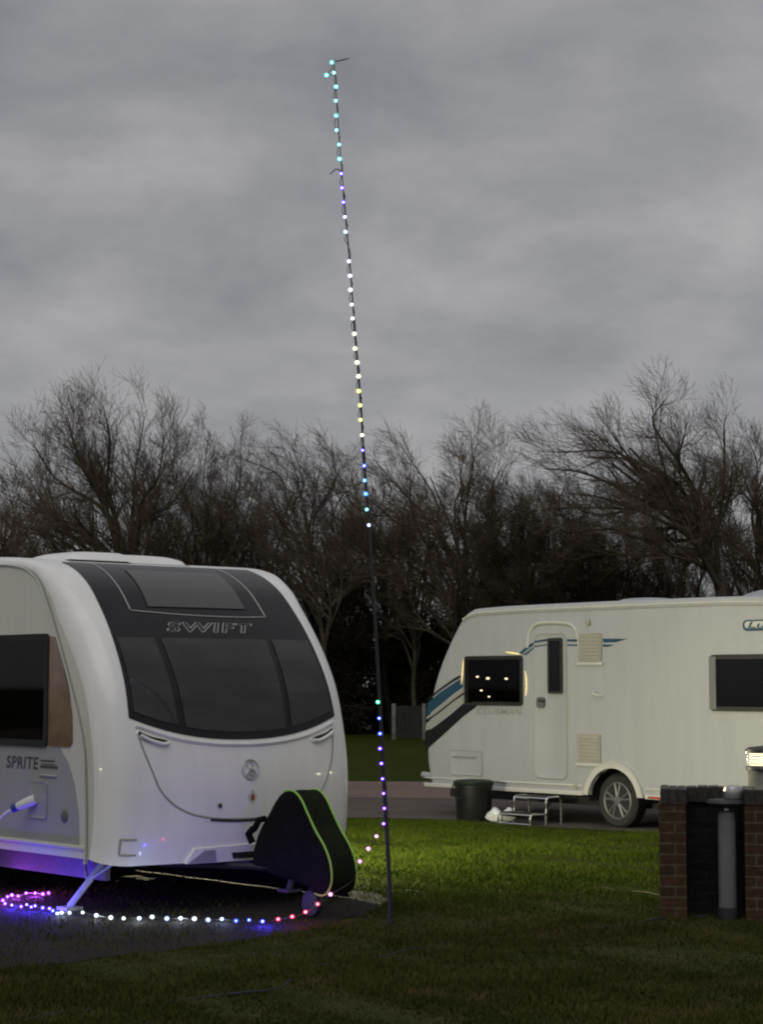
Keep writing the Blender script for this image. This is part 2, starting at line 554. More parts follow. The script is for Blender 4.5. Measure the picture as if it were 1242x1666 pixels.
M['grass_ground'] = lawn_mat('lawn', [(.026, .033, .009), (.042, .047, .014), (.064, .054, .026)], [(.022, .031, .003), (.032, .041, .004), (.040, .042, .007)], .9, .7)
M['blade'] = lawn_mat('grass_blade', [(.034, .040, .009), (.060, .062, .016), (.098, .078, .034)], [(.036, .058, .005), (.052, .080, .008), (.070, .080, .014)], .55, 0)
M['gravel'] = multi_noise('gravel', [(.013, .011, .008), (.022, .018, .013), (.032, .027, .020)], (2.2, 38), bump=.9, bscale=70, bdist=.02)
M['tarmac'] = multi_noise('pinkish_tarmac', [(.130, .092, .076), (.165, .118, .098), (.10, .075, .065)], (.6, 9), bump=.4, bscale=90)
M['pitchdark'] = multi_noise('grey_hardstanding', [(.066, .053, .046), (.098, .078, .068), (.054, .045, .040)], (.8, 20), bump=.5, bscale=90)
M['soil'] = multi_noise('hedge_bottom_soil', [(.012, .011, .008), (.020, .018, .011), (.016, .018, .008)], (.5, 3), bump=.4)


# ------------------------------------------------------------------ setting: ground sheets
def sheet(name, pts, z, material, sub=0):
    mb = MB()
    mb.add([(p[0], p[1], z) for p in pts], [tuple(range(len(pts)))])
    o = mb.build(name, material, smooth=0)
    return tag(o, kind='structure')


sheet('ground', [(-700, -60), (700, -60), (700, 900), (-700, 900)], 0.0, M['grass_ground'])
sheet('road', [(-60, 30.0), (-2, 29.9), (0.5, 29.6), (40, 26.0), (40, 31.5), (0.5, 34.5), (-2, 34.7), (-60, 36.0)], 0.004, M['tarmac'])


def wob(pts, step=.16, amp=.05):
    """closed outline with a ragged edge, pushed in and out along its normal"""
    out = []
    for i, p in enumerate(pts):
        q = pts[(i + 1) % len(pts)]
        L = math.hypot(q[0] - p[0], q[1] - p[1])
        n = max(1, min(60, int(L / step)))
        for k in range(n):
            t = k / n
            d = random.uniform(-amp, amp) if 0 < k else 0
            out.append((p[0] * (1 - t) + q[0] * t + d * (q[1] - p[1]) / L, p[1] * (1 - t) + q[1] * t - d * (q[0] - p[0]) / L))
    return out


pitch_a = [tuple(gnd(*p)[:2]) for p in ((520, 1447), (590, 1450), (618, 1455), (632, 1466), (596, 1488), (530, 1506), (400, 1530), (200, 1556), (0, 1578))]
pitch_a = pitch_a + [(-9.0, 13.6), (-9.5, 23.5), (-3.6, 22.5)]
sheet('gravel_pitch', wob(pitch_a, .10, .06), 0.004, M['gravel'])
pitch_b = [tuple(gnd(*p)[:2]) for p in ((560, 1330), (700, 1333), (820, 1342), (1000, 1352), (1100, 1357))] + [(9.5, 20.5), (12.5, 25.0), (6.5, 29.2), (0.5, 29.58), (-6, 29.93)]
pitch_b = pitch_b + [(-7, 25.4)]
sheet('hardstanding', wob(pitch_b, .2, .06), 0.008, M['pitchdark'])
sheet('hedge_bank', wob([(-60, 62.5), (-12, 67.5), (-.6, 73), (2.5, 70), (25, 66.5), (60, 63), (60, 95), (-60, 95)], 1.5, .3), 0.004, M['soil'])


def inpoly(P, poly):
    x, y = P[:, 0], P[:, 1]
    r = np.zeros(len(P), bool)
    j = len(poly) - 1
    for i in range(len(poly)):
        xi, yi = poly[i]; xj, yj = poly[j]
        c = ((yi > y) != (yj > y)) & (x < (xj - xi) * (y - yi) / (yj - yi + 1e-12) + xi)
        r ^= c; j = i
    return r


def grass():
    n = 600000
    d = 9.3 + 17.0 * rng.random(n) ** 1.3
    x = (rng.random(n) * 2 - 1) * (.23 * d + 1.2)
    P = np.stack([x, d], 1)
    # clumps: thin the blades by a slow noise
    nz = np.sin(x * 2.1 + 1.3 * np.sin(d * 1.7)) + np.sin(d * 2.9 + 1.1 * np.sin(x * 3.3)) + .6 * np.sin(x * 9.1 + d * 5.3)
    keep = rng.random(n) < np.clip(.72 + .22 * nz, .25, 1)
    ina = inpoly(P, pitch_a); inb = inpoly(P, pitch_b)
    keep &= ~(ina & (rng.random(n) > .09)) & ~inb
    P = P[keep]; nz = nz[keep]; k = len(P)
    h = (.016 + .022 * rng.random(k)) * (1 + .25 * nz)
    h = np.clip(h, .010, .055)
    w = .0035 + .0035 * rng.random(k)
    a = rng.random(k) * 2 * np.pi
    la = rng.random(k) * 2 * np.pi
    ln = h * (.2 + .8 * rng.random(k))
    V = np.zeros((k, 3, 3))
    V[:, 0, 0] = P[:, 0] - w * np.cos(a); V[:, 0, 1] = P[:, 1] - w * np.sin(a)
    V[:, 1, 0] = P[:, 0] + w * np.cos(a); V[:, 1, 1] = P[:, 1] + w * np.sin(a)
    V[:, 2, 0] = P[:, 0] + ln * np.cos(la); V[:, 2, 1] = P[:, 1] + ln * np.sin(la); V[:, 2, 2] = h
    V[:, :2, 2] = -.002
    o = mesh_np('grass', V.reshape(-1, 3), np.arange(3 * k).reshape(-1, 3), M['blade'])
    tag(o, 'short damp green grass growing over the dusky lawn', 'grass', kind='stuff')


grass()


# ------------------------------------------------------------------ caravan shells
class Shell:
    """rounded caravan shell: side profile swept across the width, bowed front, rounded corners"""

    def __init__(self, prof, W, rfront, rroof, bow, n=16):
        self.W, self.rf, self.rr, self.b = W, rfront, rroof, bow
        self.p = catmull(prof, n)
        t = np.gradient(self.p, axis=0); t /= np.linalg.norm(t, axis=1)[:, None]
        self.n = np.stack([t[:, 1], -t[:, 0]], 1)
        seg = np.linalg.norm(np.diff(self.p, axis=0), axis=1)
        self.arc = np.concatenate([[0], np.cumsum(seg)])

    def rad(self, nx):
        return self.rr + (self.rf - self.rr) * min(1, max(0, (abs(nx) - .25) / .5))

    def raw(self, s):
        i = max(0, min(int(s), len(self.p) - 2)); f = s - i
        return self.p[i] * (1 - f) + self.p[i + 1] * f, self.n[i] * (1 - f) + self.n[i + 1] * f

    def pt(self, s, t, off=0.0):
        p, n = self.raw(s)
        r = self.rad(n[0])
        d = max(0, abs(t) - (self.W - r))
        e = r - math.sqrt(max(0, r * r - d * d))
        q = p - n * e
        x = q[0] - self.b * (t / self.W) ** 2 * max(0, n[0])
        return np.array([x, t, q[1]])

    def pn(self, s, t, off):
        """point lifted off the skin along its normal"""
        a = self.pt(s - .3, t); b = self.pt(s + .3, t); c = self.pt(s, t - .01); d = self.pt(s, t + .01)
        n = np.cross(d - c, b - a); n /= max(np.linalg.norm(n), 1e-9)
        return self.pt(s, t) + n * off

    def s_arc(self, a):
        return float(np.interp(a, self.arc, np.arange(len(self.arc))))

    def arc_s(self, s):
        return float(np.interp(s, np.arange(len(self.arc)), self.arc))

    def patch(self, mb, tl, tr, sb, st, off, nu=20, nv=14, mat=0, depth=.012):
        P = np.zeros((nv + 1, nu + 1, 3)); Q = P.copy()
        for j in range(nv + 1):
            v = j / nv
            for i in range(nu + 1):
                u = i / nu
                t = tl(v) + (tr(v) - tl(v)) * u
                s = sb(t) + (st(t) - sb(t)) * v
                P[j, i] = self.pn(s, t, off); Q[j, i] = self.pn(s, t, off - depth)
        mb.grid(P, mat, Q)

    def line(self, mb, pts, r, off=.0, n=6, mat=0, sub=10):
        P = catmull(pts, sub)
        mb.tube([self.pn(s, t, off) for (t, s) in P], r, n, mat)

    def text(self, mb, body, t0, s0, size, off, **k):
        m = k.pop('mat', 0)
        v, f = text_geo(body, size, **k)
        a0 = self.arc_s(s0)
        mb.add([self.pn(self.s_arc(a0 + q[1]), t0 + q[0], off + q[2]) for q in v], f, m)

    def skin(self, mb, mat=0):
        th = np.linspace(0, math.pi / 2, 9)
        P = []
        for i in range(len(self.p)):
            n = self.n[i]; r = self.rad(n[0]); row = []
            ts = [-(self.W - r + r * math.sin(a)) for a in th[::-1]] + list(np.linspace(-(self.W - r), self.W - r, 17)[1:-1]) + [(self.W - r + r * math.sin(a)) for a in th]
            for t in ts: row.append(self.pt(i, t))
            P.append(row)
        mb.grid(P, mat)
        return np.array(P)

    def side(self, mb, sign, arch, holes=(), mat=0, zb=.36):
        """flat side wall with wheel arch and window holes"""
        poly = [self.pt(i, sign * self.W) for i in range(len(self.p))]
        poly = [(p[0], p[2]) for p in poly]
        # back to front along the bottom, with the arch cut out
        if arch:
            ax, ar, az = arch
            zb_ = poly[0][1]
            a0 = math.asin(max(-1, min(1, (zb_ - az) / ar)))
            for k in range(17):
                a = math.pi - a0 - (math.pi - 2 * a0) * k / 16
                poly.append((ax + ar * math.cos(a), az + ar * math.sin(a)))
        y = sign * self.W
        loops = [poly] + [list(h) for h in holes]
        tri = tessellate_polygon([[Vector((p[0], p[1], 0)) for p in l] for l in loops])
        flat = [p for l in loops for p in l]
        mb.add([(p[0], y, p[1]) for p in flat], [tuple(t) for t in tri], mat)
        return poly


def rrect(x0, x1, z0, z1, r, n=4):
    out = []
    for cx, cz, a0 in ((x1 - r, z0 + r, -90), (x1 - r, z1 - r, 0), (x0 + r, z1 - r, 90), (x0 + r, z0 + r, 180)):
        for k in range(n + 1):
            a = R(a0 + 90 * k / n); out.append((cx + r * math.cos(a), cz + r * math.sin(a)))
    return out


def onside(y, sgn):
    return lambda a, b, d: (a, y + sgn * d, b)


def wheel(parent, x, y, sgn, r=.315):
    """tyre with a spoked rim; axle along y, outer face towards sgn"""
    w = MB(); w.lathe([(r * .62, -.08), (r * .9, -.095), (r, -.07), (r * 1.0, .07), (r * .9, .095), (r * .66, .085)], 40, (x, y, r), 'y')
    root = w.build('wheel', M['rubber'], parent)
    t = MB()
    t.lathe([(r * .40, -.02), (r * .66, .0), (r * .66, .05 * sgn), (r * .60, .03 * sgn)], 36, (x, y + .045 * sgn, r), 'y', 0)
    t.build('wheel_well', M['darkplastic'], root)
    s = MB()
    yy = y + sgn * .088
    for k in range(5):
        for da in (-.20, .20):
            a = 2 * math.pi * k / 5 + .3 + da; b = 2 * math.pi * k / 5 + .3 + da * .45
            s.tube([(x + .045 * math.cos(b), yy, r + .045 * math.sin(b)), (x + r * .645 * math.cos(a), yy - sgn * .006, r + r * .645 * math.sin(a))], [.014, .012], 6)
    s.lathe([(.03, -.01), (.055, -.005), (.05, .012), (.02, .016)] if sgn > 0 else [(.02, -.016), (.05, -.012), (.055, .005), (.03, .01)], 18, (x, yy, r), 'y')
    s.tube([(x + r * .66 * math.cos(a), yy - sgn * .004, r + r * .66 * math.sin(a)) for a in np.linspace(0, 2 * math.pi, 37)[:-1]], .011, 6, closed=True)
    s.build('rim', M['alloy'], root)
    return root


def sash(parent, name, x0, x1, z0, z1, y, sgn, frame_m, pane_m, proud=.022, r=.05, border=.045):
    """bonded caravan window: frame ring and pane"""
    f = MB(); f.prism(rrect(x0, x1, z0, z1, r), onside(y, sgn), -.01, proud, 0, [rrect(x0 + border, x1 - border, z0 + border, z1 - border, max(.01, r - border * .5))[::-1]])
    o = f.build(name, frame_m, parent)
    p = MB(); p.prism(rrect(x0 + border, x1 - border, z0 + border, z1 - border, max(.01, r - border * .5)), onside(y, sgn), proud - .012, proud - .004)
    p.build('pane', pane_m, o)
    return o


# ------------------------------------------------------------------ the nearer caravan, seen from its front corner
def near_caravan():
    root = empty('caravan', (-1.00733, 15.07061, 0), R(-50), 'white touring caravan with black front panel and dark front windows, nearest the camera', 'caravan')
    W = 1.13
    prof = [(-.03, .36), (.02, .6), (.03, .95), (-.01, 1.25), (-.11, 1.6), (-.28, 1.9), (-.50, 2.17), (-.76, 2.40), (-1.1, 2.55), (-1.6, 2.62), (-2.6, 2.64), (-4.2, 2.64), (-5.3, 2.60), (-5.75, 2.40), (-5.9, 1.9), (-5.95, 1.1), (-5.93, .36)]
    S = Shell(prof, W, .20, .06, .10)
    ax, ar = -3.15, .40
    b = MB()
    S.skin(b, 0)
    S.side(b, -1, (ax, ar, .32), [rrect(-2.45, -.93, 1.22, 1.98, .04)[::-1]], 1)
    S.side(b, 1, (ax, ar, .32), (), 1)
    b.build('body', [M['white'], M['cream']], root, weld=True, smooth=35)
    # under floor, chassis rail and wheel boxes
    c = MB(); c.box((-5.85, -W + .32, .37), (-.12, W - .32, .42))
    for sy in (-1, 1):
        c.box((-5.8, sy * (W - .30) - .02, .22), (-.55, sy * (W - .30) + .02, .36))
        c.prism([(ax + ar * 1.02 * math.cos(a), .32 + ar * 1.02 * math.sin(a)) for a in np.linspace(.1, math.pi - .1, 14)], onside(sy * (W - .33), sy), 0, .02)
    c.box((ax - .04, -W + .1, .26), (ax + .04, W - .1, .34))
    c.build('chassis', M['chassis'], root)
    for sy in (-1, 1):
        wheel(root, ax, sy * (W - .13), sy)
        a_ = MB(); a_.tube([(ax + (ar + .01) * math.cos(a), sy * (W + .006), .32 + (ar + .01) * math.sin(a)) for a in np.linspace(.08, math.pi - .08, 20)], .028, 6)
        a_.build('wheel_arch', M['white'], root)
    # seam of the front moulding, awning rail along the roof, lower rail and skirt edge
    seam = catmull([(-.36, .37), (-.345, .47), (-.36, .9), (-.41, 1.26), (-.64, 1.75), (-.96, 2.30), (-1.14, 2.47), (-1.42, 2.545), (-2.0, 2.565), (-4.2, 2.565), (-5.2, 2.53)], 8)
    m_ = MB(); m_.tube([(p[0], -W - .004, p[1]) for p in seam], .006, 6)
    m_.build('moulding_seam', M['trimdark'], root)
    m_ = MB(); m_.tube([(p[0] - .022, -W - .005, p[1] - .002) for p in seam], .010, 6); m_.build('awning_rail', M['trim'], root)
    for (za, zb, xx) in ((.468, .492, 0),):
        m_ = MB(); m_.box((-5.8, -W - .022, za), (-.365, -W + .01, zb)); m_.build('side_rail', M['trim'], root, bevel=.006)
    # grey graphic panel low on the side
    g = MB(); g.prism([(-5.5, .50), (-.455, .50), (-.47, .72), (-.53, .93), (-.62, 1.08), (-.74, 1.185), (-5.5, 1.185)], onside(-W, -1), -.002, .003)
    g.build('side_graphic', M['greyband'], root, smooth=0)
    # side window with gloss end panel
    sash(root, 'side_window', -2.5, -.90, 1.185, 2.02, -W, -1, M['rubber'], M['glass'], border=.05)
    e = MB(); e.prism([(-.895, 1.195), (-.60, 1.195), (-.565, 1.23), (-.575, 1.42), (-.64, 1.66), (-.76, 1.93), (-.815, 1.99), (-.895, 2.00)], onside(-W, -1), -.002, .012)
    e.build('window_end_panel', M['glosspanel'], root, bevel=.004)
    i_ = MB()
    i_.box((-2.48, -W + .55, 1.1), (-.9, -W + .57, 2.05)); i_.box((-2.5, -W + .03, 1.08), (-.88, -W + .57, 1.1)); i_.box((-2.5, -W + .03, 2.05), (-.88, -W + .57, 2.07)); i_.box((-.9, -W + .03, 1.1), (-.88, -W + .57, 2.05)); i_.box((-2.5, -W + .03, 1.1), (-2.48, -W + .57, 2.05))
    i_.build('interior', M['interior'], root)
    for (x, z, r) in ((-1.20, 1.62, .011), (-1.14, 1.60, .006), (-.985, 1.575, .008)):  # small glowing dots set behind the side glass
        l_ = MB(); l_.sphere((x - .25, -W + .30, z), r, 8, 6); l_.build('glow_dot', M['warmdot'], root)
    # side lettering
    t = MB(); v, f = text_geo('SPRITE', .088, shear=.14, xs=1.18, gap=1.08, offset=.016)
    w_ = v[:, 0].max()
    t.add([(-1.035 - w_ + q[0], -W - .006, 1.018 + q[1]) for q in v], f); t.build('lettering', M['textgrey'], root, smooth=0)
    t = MB()
    for z0, x0, x1, h in ((1.078, -1.005, -.80, .012), (1.056, -1.0, -.79, .006), (1.030, -1.01, -.76, .020)):
        k = 6
        for q in range(k):
            a = x0 + (x1 - x0) * q / k
            t.box((a, -W - .007, z0), (a + (x1 - x0) / k * .78, -W - .004, z0 + h))
    t.build('small_badge_lettering', M['textgrey'], root, smooth=0)
    # hinge of the gas locker vent, socket flap and lock
    t = MB(); t.box((-1.02, -W - .014, .965), (-.78, -W + .002, .985)); t.build('grab_strip', M['silver'], root, bevel=.004)
    t = MB(); t.lathe([(.032, -.012), (.045, -.006), (.045, .01), (.02, .01)], 20, (-.66, -W - .002, .69), 'y'); t.build('filler_lock', M['lockgrey'], root)
    t = MB(); t.prism(rrect(-1.16, -.90, .66, .93, .03), onside(-W, -1), 0, .016); t.build('socket_box', M['greyband'], root, bevel=.005)
    # recessed tow marker on the corner
    t = MB()
    for (p0, p1) in (((13, -1.02), (13, -.91)), ((13, -1.02), (6, -1.02)), ((5.4, -1.02), (5.4, -.90))):
        S.line(t, [(p0[1], p0[0]), ((p0[1] + p1[1]) / 2, (p0[0] + p1[0]) / 2), (p1[1], p1[0])], .009, -.002)
    t.build('corner_recess', M['vent'], root)
    # ---- front: black panel from the windows up to the roof
    PB = lambda t: 47.5 + 7.4 * (abs(t) / .93) ** 2.2            # bottom of the glazing, a shallow smile
    lin = lambda a, b_: (lambda v: a + (b_ - a) * v)
    m_ = MB(); S.patch(m_, lin(-.945, -.865), lin(.93, .875), PB, lambda t: 131.0, .006, 44, 40)
    m_.build('front_panel', M['black'], root, smooth=50)
    WT = lambda t: 84.5
    gp = lambda t: PB(t) + 2.6
    for (a0, a1, b0, b1, nm) in ((-.505, -.525, .395, .435, 'front_window'), (-.905, -.885, -.565, -.585, 'front_window'), (.455, .495, .895, .865, 'front_window')):
        m_ = MB(); S.patch(m_, lin(a0, a1), lin(b0, b1), gp, WT, .014, 24, 20); m_.build(nm, M['acrylic'], root, smooth=50)
    # skylight framed by a silver line
    sky = MB(); S.patch(sky, lin(-.50, -.44), lin(.385, .42), lambda t: 99.0, lambda t: 122.5, .014, 20, 16); sky.build('skylight', M['frost'], root, smooth=50)
    m_ = MB(); S.line(m_, [(-.63, 130), (-.64, 120), (-.655, 108), (-.665, 97.5)], .0045, .008); S.line(m_, [(-.665, 97.0), (-.3, 95.6), (0, 95.0), (.3, 94.9), (.555, 95.4)], .0055, .008); S.line(m_, [(.555, 96), (.555, 108), (.54, 124), (.53, 130)], .0045, .008)
    m_.build('silver_line', M['silver'], root)
    m_ = MB(); S.text(m_, 'SWIFT', -.445, 87.6, .090, .0085, shear=.28, xs=1.92, gap=1.12, offset=.034)
    v_ = m_
    S.text(v_, 'SWIFT', -.445, 87.6, .090, .0125, shear=.28, xs=1.92, gap=1.12, offset=-.004, mat=1)
    v_.build('front_lettering', [M['silver'], M['black']], root, smooth=0)
    # ledge under the glazing
    m_ = MB(); S.line(m_, [(-.90, PB(.90) - 1.5), (-.6, PB(.6) - 1.7), (-.3, PB(.3) - 1.7), (0, PB(0) - 1.7), (.3, PB(.3) - 1.7), (.6, PB(.6) - 1.7), (.89, PB(.89) - 1.5)], .020, -.002, 8); m_.build('front_ledge', M['white'], root)
    # gas locker lid outlined by a dark gap
    m_ = MB(); S.line(m_, [(-.885, 49.0), (-.85, 43), (-.80, 36), (-.74, 29.5), (-.64, 25), (-.50, 21.8), (-.35, 20.2), (-.2, 19.4), (0, 19.2), (.25, 19.4), (.45, 20.6), (.62, 23.5), (.74, 28), (.82, 35), (.86, 42), (.88, 48)], .0075, -.001)
    m_.build('locker_gap', M['trimdark'], root)
    m_ = MB(); S.line(m_, [(-.32, 19.4), (-.1, 18.7), (.15, 18.8)], .012, .0); m_.build('locker_seal', M['darkplastic'], root)
    # grab handles in their recesses, whose shade is painted dark
    for sg in (-1, 1):
        T_ = lambda q: sg * q
        m_ = MB()
        o_ = [(.885, 51.0), (.80, 49.2), (.665, 47.6), (.655, 46.2), (.70, 45.6), (.83, 47.2), (.895, 49.6)]
        P = catmull(o_ + [o_[0]], 5)
        ctr = np.mean(P, 0)
        rings = [[S.pn(ctr[1] + (p[1] - ctr[1]) * k_, T_(ctr[0] + (p[0] - ctr[0]) * k_), d_) for p in P] for (k_, d_) in ((1.08, .001), (1.0, .010), (.94, .006), (.86, .002), (.5, .002), (.02, .002))]
        n_ = len(P)
        for i in range(len(rings) - 1):
            m_.add(rings[i] + rings[i + 1], [(j, j + 1, n_ + j + 1, n_ + j) for j in range(n_ - 1)], 0 if i < 2 else 1)
        h = m_.build('grab_recess', [M['white'], M['recess']], root, smooth=50)
        m_ = MB(); S.line(m_, [(T_(.875), 49.4), (T_(.80), 47.6), (T_(.71), 46.3), (T_(.66), 46.5)], .014, .016, 8); m_.build('grab_handle', M['white'], h)
    # emblem: chrome ring with a smaller coil inside, red diamond sticker below
    m_ = MB()
    a0 = S.arc_s(35.6)
    def ring(ct, ca, r, w, n=28, p0=0, p1=2 * math.pi):
        m_.tube([S.pn(S.s_arc(ca + r * math.sin(a)), ct + r * math.cos(a), .004) for a in np.linspace(p0, p1, n)], w, 6)
    ring(.03, a0, .072, .0055); ring(.035, a0 - .035, .036, .009); ring(.025, a0 + .03, .028, .006, 18, -.3, 3.6); ring(.04, a0 - .03, .014, .008)
    m_.build('emblem', M['silver'], root)
    m_ = MB()
    aa = S.arc_s(26.2)
    dia = [(0, -.055), (.042, 0), (0, .055), (-.042, 0)]
    m_.add([S.pn(S.s_arc(aa + q[1]), .045 + q[0], .004) for q in dia], [(0, 1, 2, 3)], 0)
    m_.add([S.pn(S.s_arc(aa + q[1] * .45 - .004), .045 + q[0] * .5, .0065) for q in ((-.03, -.05), (.03, -.05), (.02, .05), (-.025, .045))], [(0, 1, 2, 3)], 1)
    m_.build('warning_sticker', [M['trim'], M['red']], root, smooth=0)
    m_ = MB(); q = S.pn(23.8, -.245, .006); m_.sphere(q, .017, 10, 8); m_.build('locker_lock', M['darkplastic'], root)
    # lower bumper with lamp lens and hitch slot
    m_ = MB(); S.patch(m_, lin(-.50, -.44), lin(.50, .46), lambda t: 0.0, lambda t: 8.4 - 2.0 * abs(t), .022, 26, 10, depth=.03); m_.build('front_valance', M['white'], root, smooth=50)
    m_ = MB(); S.patch(m_, lin(-.48, -.36), lin(-.245, -.27), lambda t: .4, lambda t: 6.6, .028, 8, 8, depth=.02); m_.build('front_lamp', M['lens'], root)
    m_ = MB(); S.patch(m_, lin(-.10, -.12), lin(.12, .10), lambda t: 1.4, lambda t: 4.6, .026, 8, 4, depth=.02); m_.build('valance_slot', M['darkplastic'], root)
    # roof pod
    m_ = MB()
    P = []
    for x in np.linspace(-1.30, -2.05, 13):
        row = []
        for y in np.linspace(-.72, .40, 25):
            u = (y + .16) / .56; w_ = (x + 1.675) / .375
            h = .080 * max(0, (1 - abs(u) ** 6)) ** .5 * max(0, (1 - abs(w_) ** 4)) ** .5
            row.append((x, y, 2.595 + h + .01 * (u < 0)))
        P.append(row)
    m_.grid(P); m_.build('roof_vent', M['white'], root, smooth=60)
    m_ = MB(); m_.box((-2.1, .43, 2.60), (-1.75, .60, 2.655)); m_.build('roof_aerial_base', M['darkplastic'], root, bevel=.02)
    # corner steadies
    for (x0, y0, x1, y1) in ((-.50, -.88, -.76, -1.02), (-.50, .88, -.76, 1.0), (-5.2, -.8, -5.0, -1.0), (-5.2, .8, -5.0, 1.0)):
        m_ = MB()
        m_.tube([(x0, y0, .38), (x1, y1, .03)], .026, 6); m_.tube([(x0 - .30, y0, .37), ((x0 + x1) / 2, (y0 + y1) / 2, .21)], .012, 6); m_.tube([(x0 + .16, y0 - .02, .37), ((x0 + x1) / 2, (y0 + y1) / 2, .22)], .012, 6)
        m_.box((x1 - .07, y1 - .07, 0.005), (x1 + .07, y1 + .07, .03))
        m_.build('corner_steady', M['galv'], root)
    # dark sheet added along the far side to block light below the body
    m_ = MB()
    P = [[(x, W - .06 + .012 * math.sin(x * 9) * k, .37 - .36 * k) for x in np.linspace(-5.7, -.10, 60)] for k in (0, .5, 1)]
    m_.grid(P); m_.grid([[(x, y + .006, z) for x, y, z in r] for r in P]); m_.build('light_block_sheet', M['vinyl'], root)
    # drawbar
    m_ = MB()
    for sy in (-1, 1): m_.tube([(-.5, sy * .40, .32), (.12, sy * .045, .325), (.95, sy * .03, .34)], .024, 6)
    m_.tube([(.9, 0, .35), (1.06, 0, .38)], .035, 8)
    m_.build('drawbar', M['darkplastic'], root)
    m_ = MB(); m_.tube([(.72, .07, .12), (.72, .07, .75)], .022, 8); m_.lathe([(.02, -.03), (.09, -.025), (.1, 0), (.09, .025), (.02, .03)], 18, (.72, .07, .10), 'y'); m_.build('jockey_wheel', M['darkplastic'], root)
    return root, S


NEAR, NS = near_caravan()


def near_world(x, y, z):
    a = R(-50)
    return np.array([-1.00733 + x * math.cos(a) - y * math.sin(a), 15.07061 + x * math.sin(a) + y * math.cos(a), z])


# ------------------------------------------------------------------ hitch cover on the drawbar
def hitch_cover():
    root = empty('hitch_cover', near_world(.65, 0, .2), R(-50), 'black padded hitch cover with green piping hung over the drawbar', 'hitch cover')
    out = catmull([(.14, .32), (.155, .45), (.24, .60), (.34, .70), (.44, .81), (.54, .875), (.66, .885), (.76, .83), (.84, .735), (.94, .62), (1.05, .515), (1.12, .40), (1.13, .28), (1.06, .195), (.95, .19), (.82, .235), (.55, .27), (.30, .285)], 6)[:-3]
    out = [((p[0] - .65) * .92 - .015, p[1] - .2) for p in out]
    ctr = np.mean(out, 0)
    yA, yB = -.045, .18
    b = MB()
    k = len(out)
    rows = []
    for (y, sc) in ((yA - .024, .0), (yA - .024, .3), (yA - .023, .6), (yA - .021, .8), (yA - .016, .93), (yA - .006, .985), (yA, 1.0), ((yA + yB) / 2, 1.015), (yB, 1.0), (yB + .015, .8), (yB + .02, 0.0)):
        rows.append([(ctr[0] + (p[0] - ctr[0]) * sc + .0, y, ctr[1] + (p[1] - ctr[1]) * sc) for i, p in enumerate(out)])
    for i in range(len(rows) - 1):
        vs = rows[i] + rows[i + 1]
        mm = 1 if 6 <= i <= 7 else 0
        b.add(vs, [(j, (j + 1) % k, k + (j + 1) % k, k + j) for j in range(k)], mm)
    b.build('padded_shell', [M['vinyl'], M['hivis2']], root, weld=True, smooth=60)
    # the piping runs from the crest down the outer edge and along the bottom
    for y in (yA, yB):
        idx = list(range(int(k * .30), int(k * (.86 if y < 0 else .74))))
        m_ = MB(); m_.tube([(ctr[0] + (out[i][0] - ctr[0]) * 1.012, y, ctr[1] + (out[i][1] - ctr[1]) * 1.012) for i in idx], .0075, 6)
        m_.build('piping', M['hivis'], root)
    m_ = MB()
    m_.tube([(-.47, yA - .02, .30), (-.50, yA - .03, .36), (-.44, yA - .03, .40)], .028, 7); m_.tube([(-.44, yA - .02, .40), (-.37, yA - .03, .47), (-.32, yA - .02, .48)], .024, 7)
    m_.build('strap_fold', M['vinyl'], root)


hitch_cover()


# ------------------------------------------------------------------ hookup lead plugged into the nearer caravan
def hookup_lead():
    root = empty('hookup_lead', near_world(-1.03, -1.15, .8), R(-50), 'white hookup plug with blue collar and pale lead on the nearest caravan', 'power lead')
    a = np.array([0, -.01, 0]); b = np.array([-.125, -.10, -.060])
    m_ = MB(); m_.tube([a, a * .75 + b * .25, a * .3 + b * .7, b], [.034, .040, .033, .028], 12); m_.build('plug', M['whitecable'], root)
    d = (b - a) / np.linalg.norm(b - a)
    m_ = MB(); m_.tube([b - d * .01, b + d * .032], .034, 12); m_.build('collar', M['bluep'], root)
    p = b + d * .03
    m_ = MB(); m_.tube(catmull([p, p + d * .10 + np.array([0, 0, -.03]), p + np.array([-.20, -.10, -.22]), p + np.array([-.30, -.12, -.45]), p + np.array([-.36, -.14, -.66]), p + np.array([-.60, -.2, -.70]), p + np.array([-1.6, -.4, -.71])], 10), .009, 8)
    m_.build('lead', M['whitecable'], root)


hookup_lead()


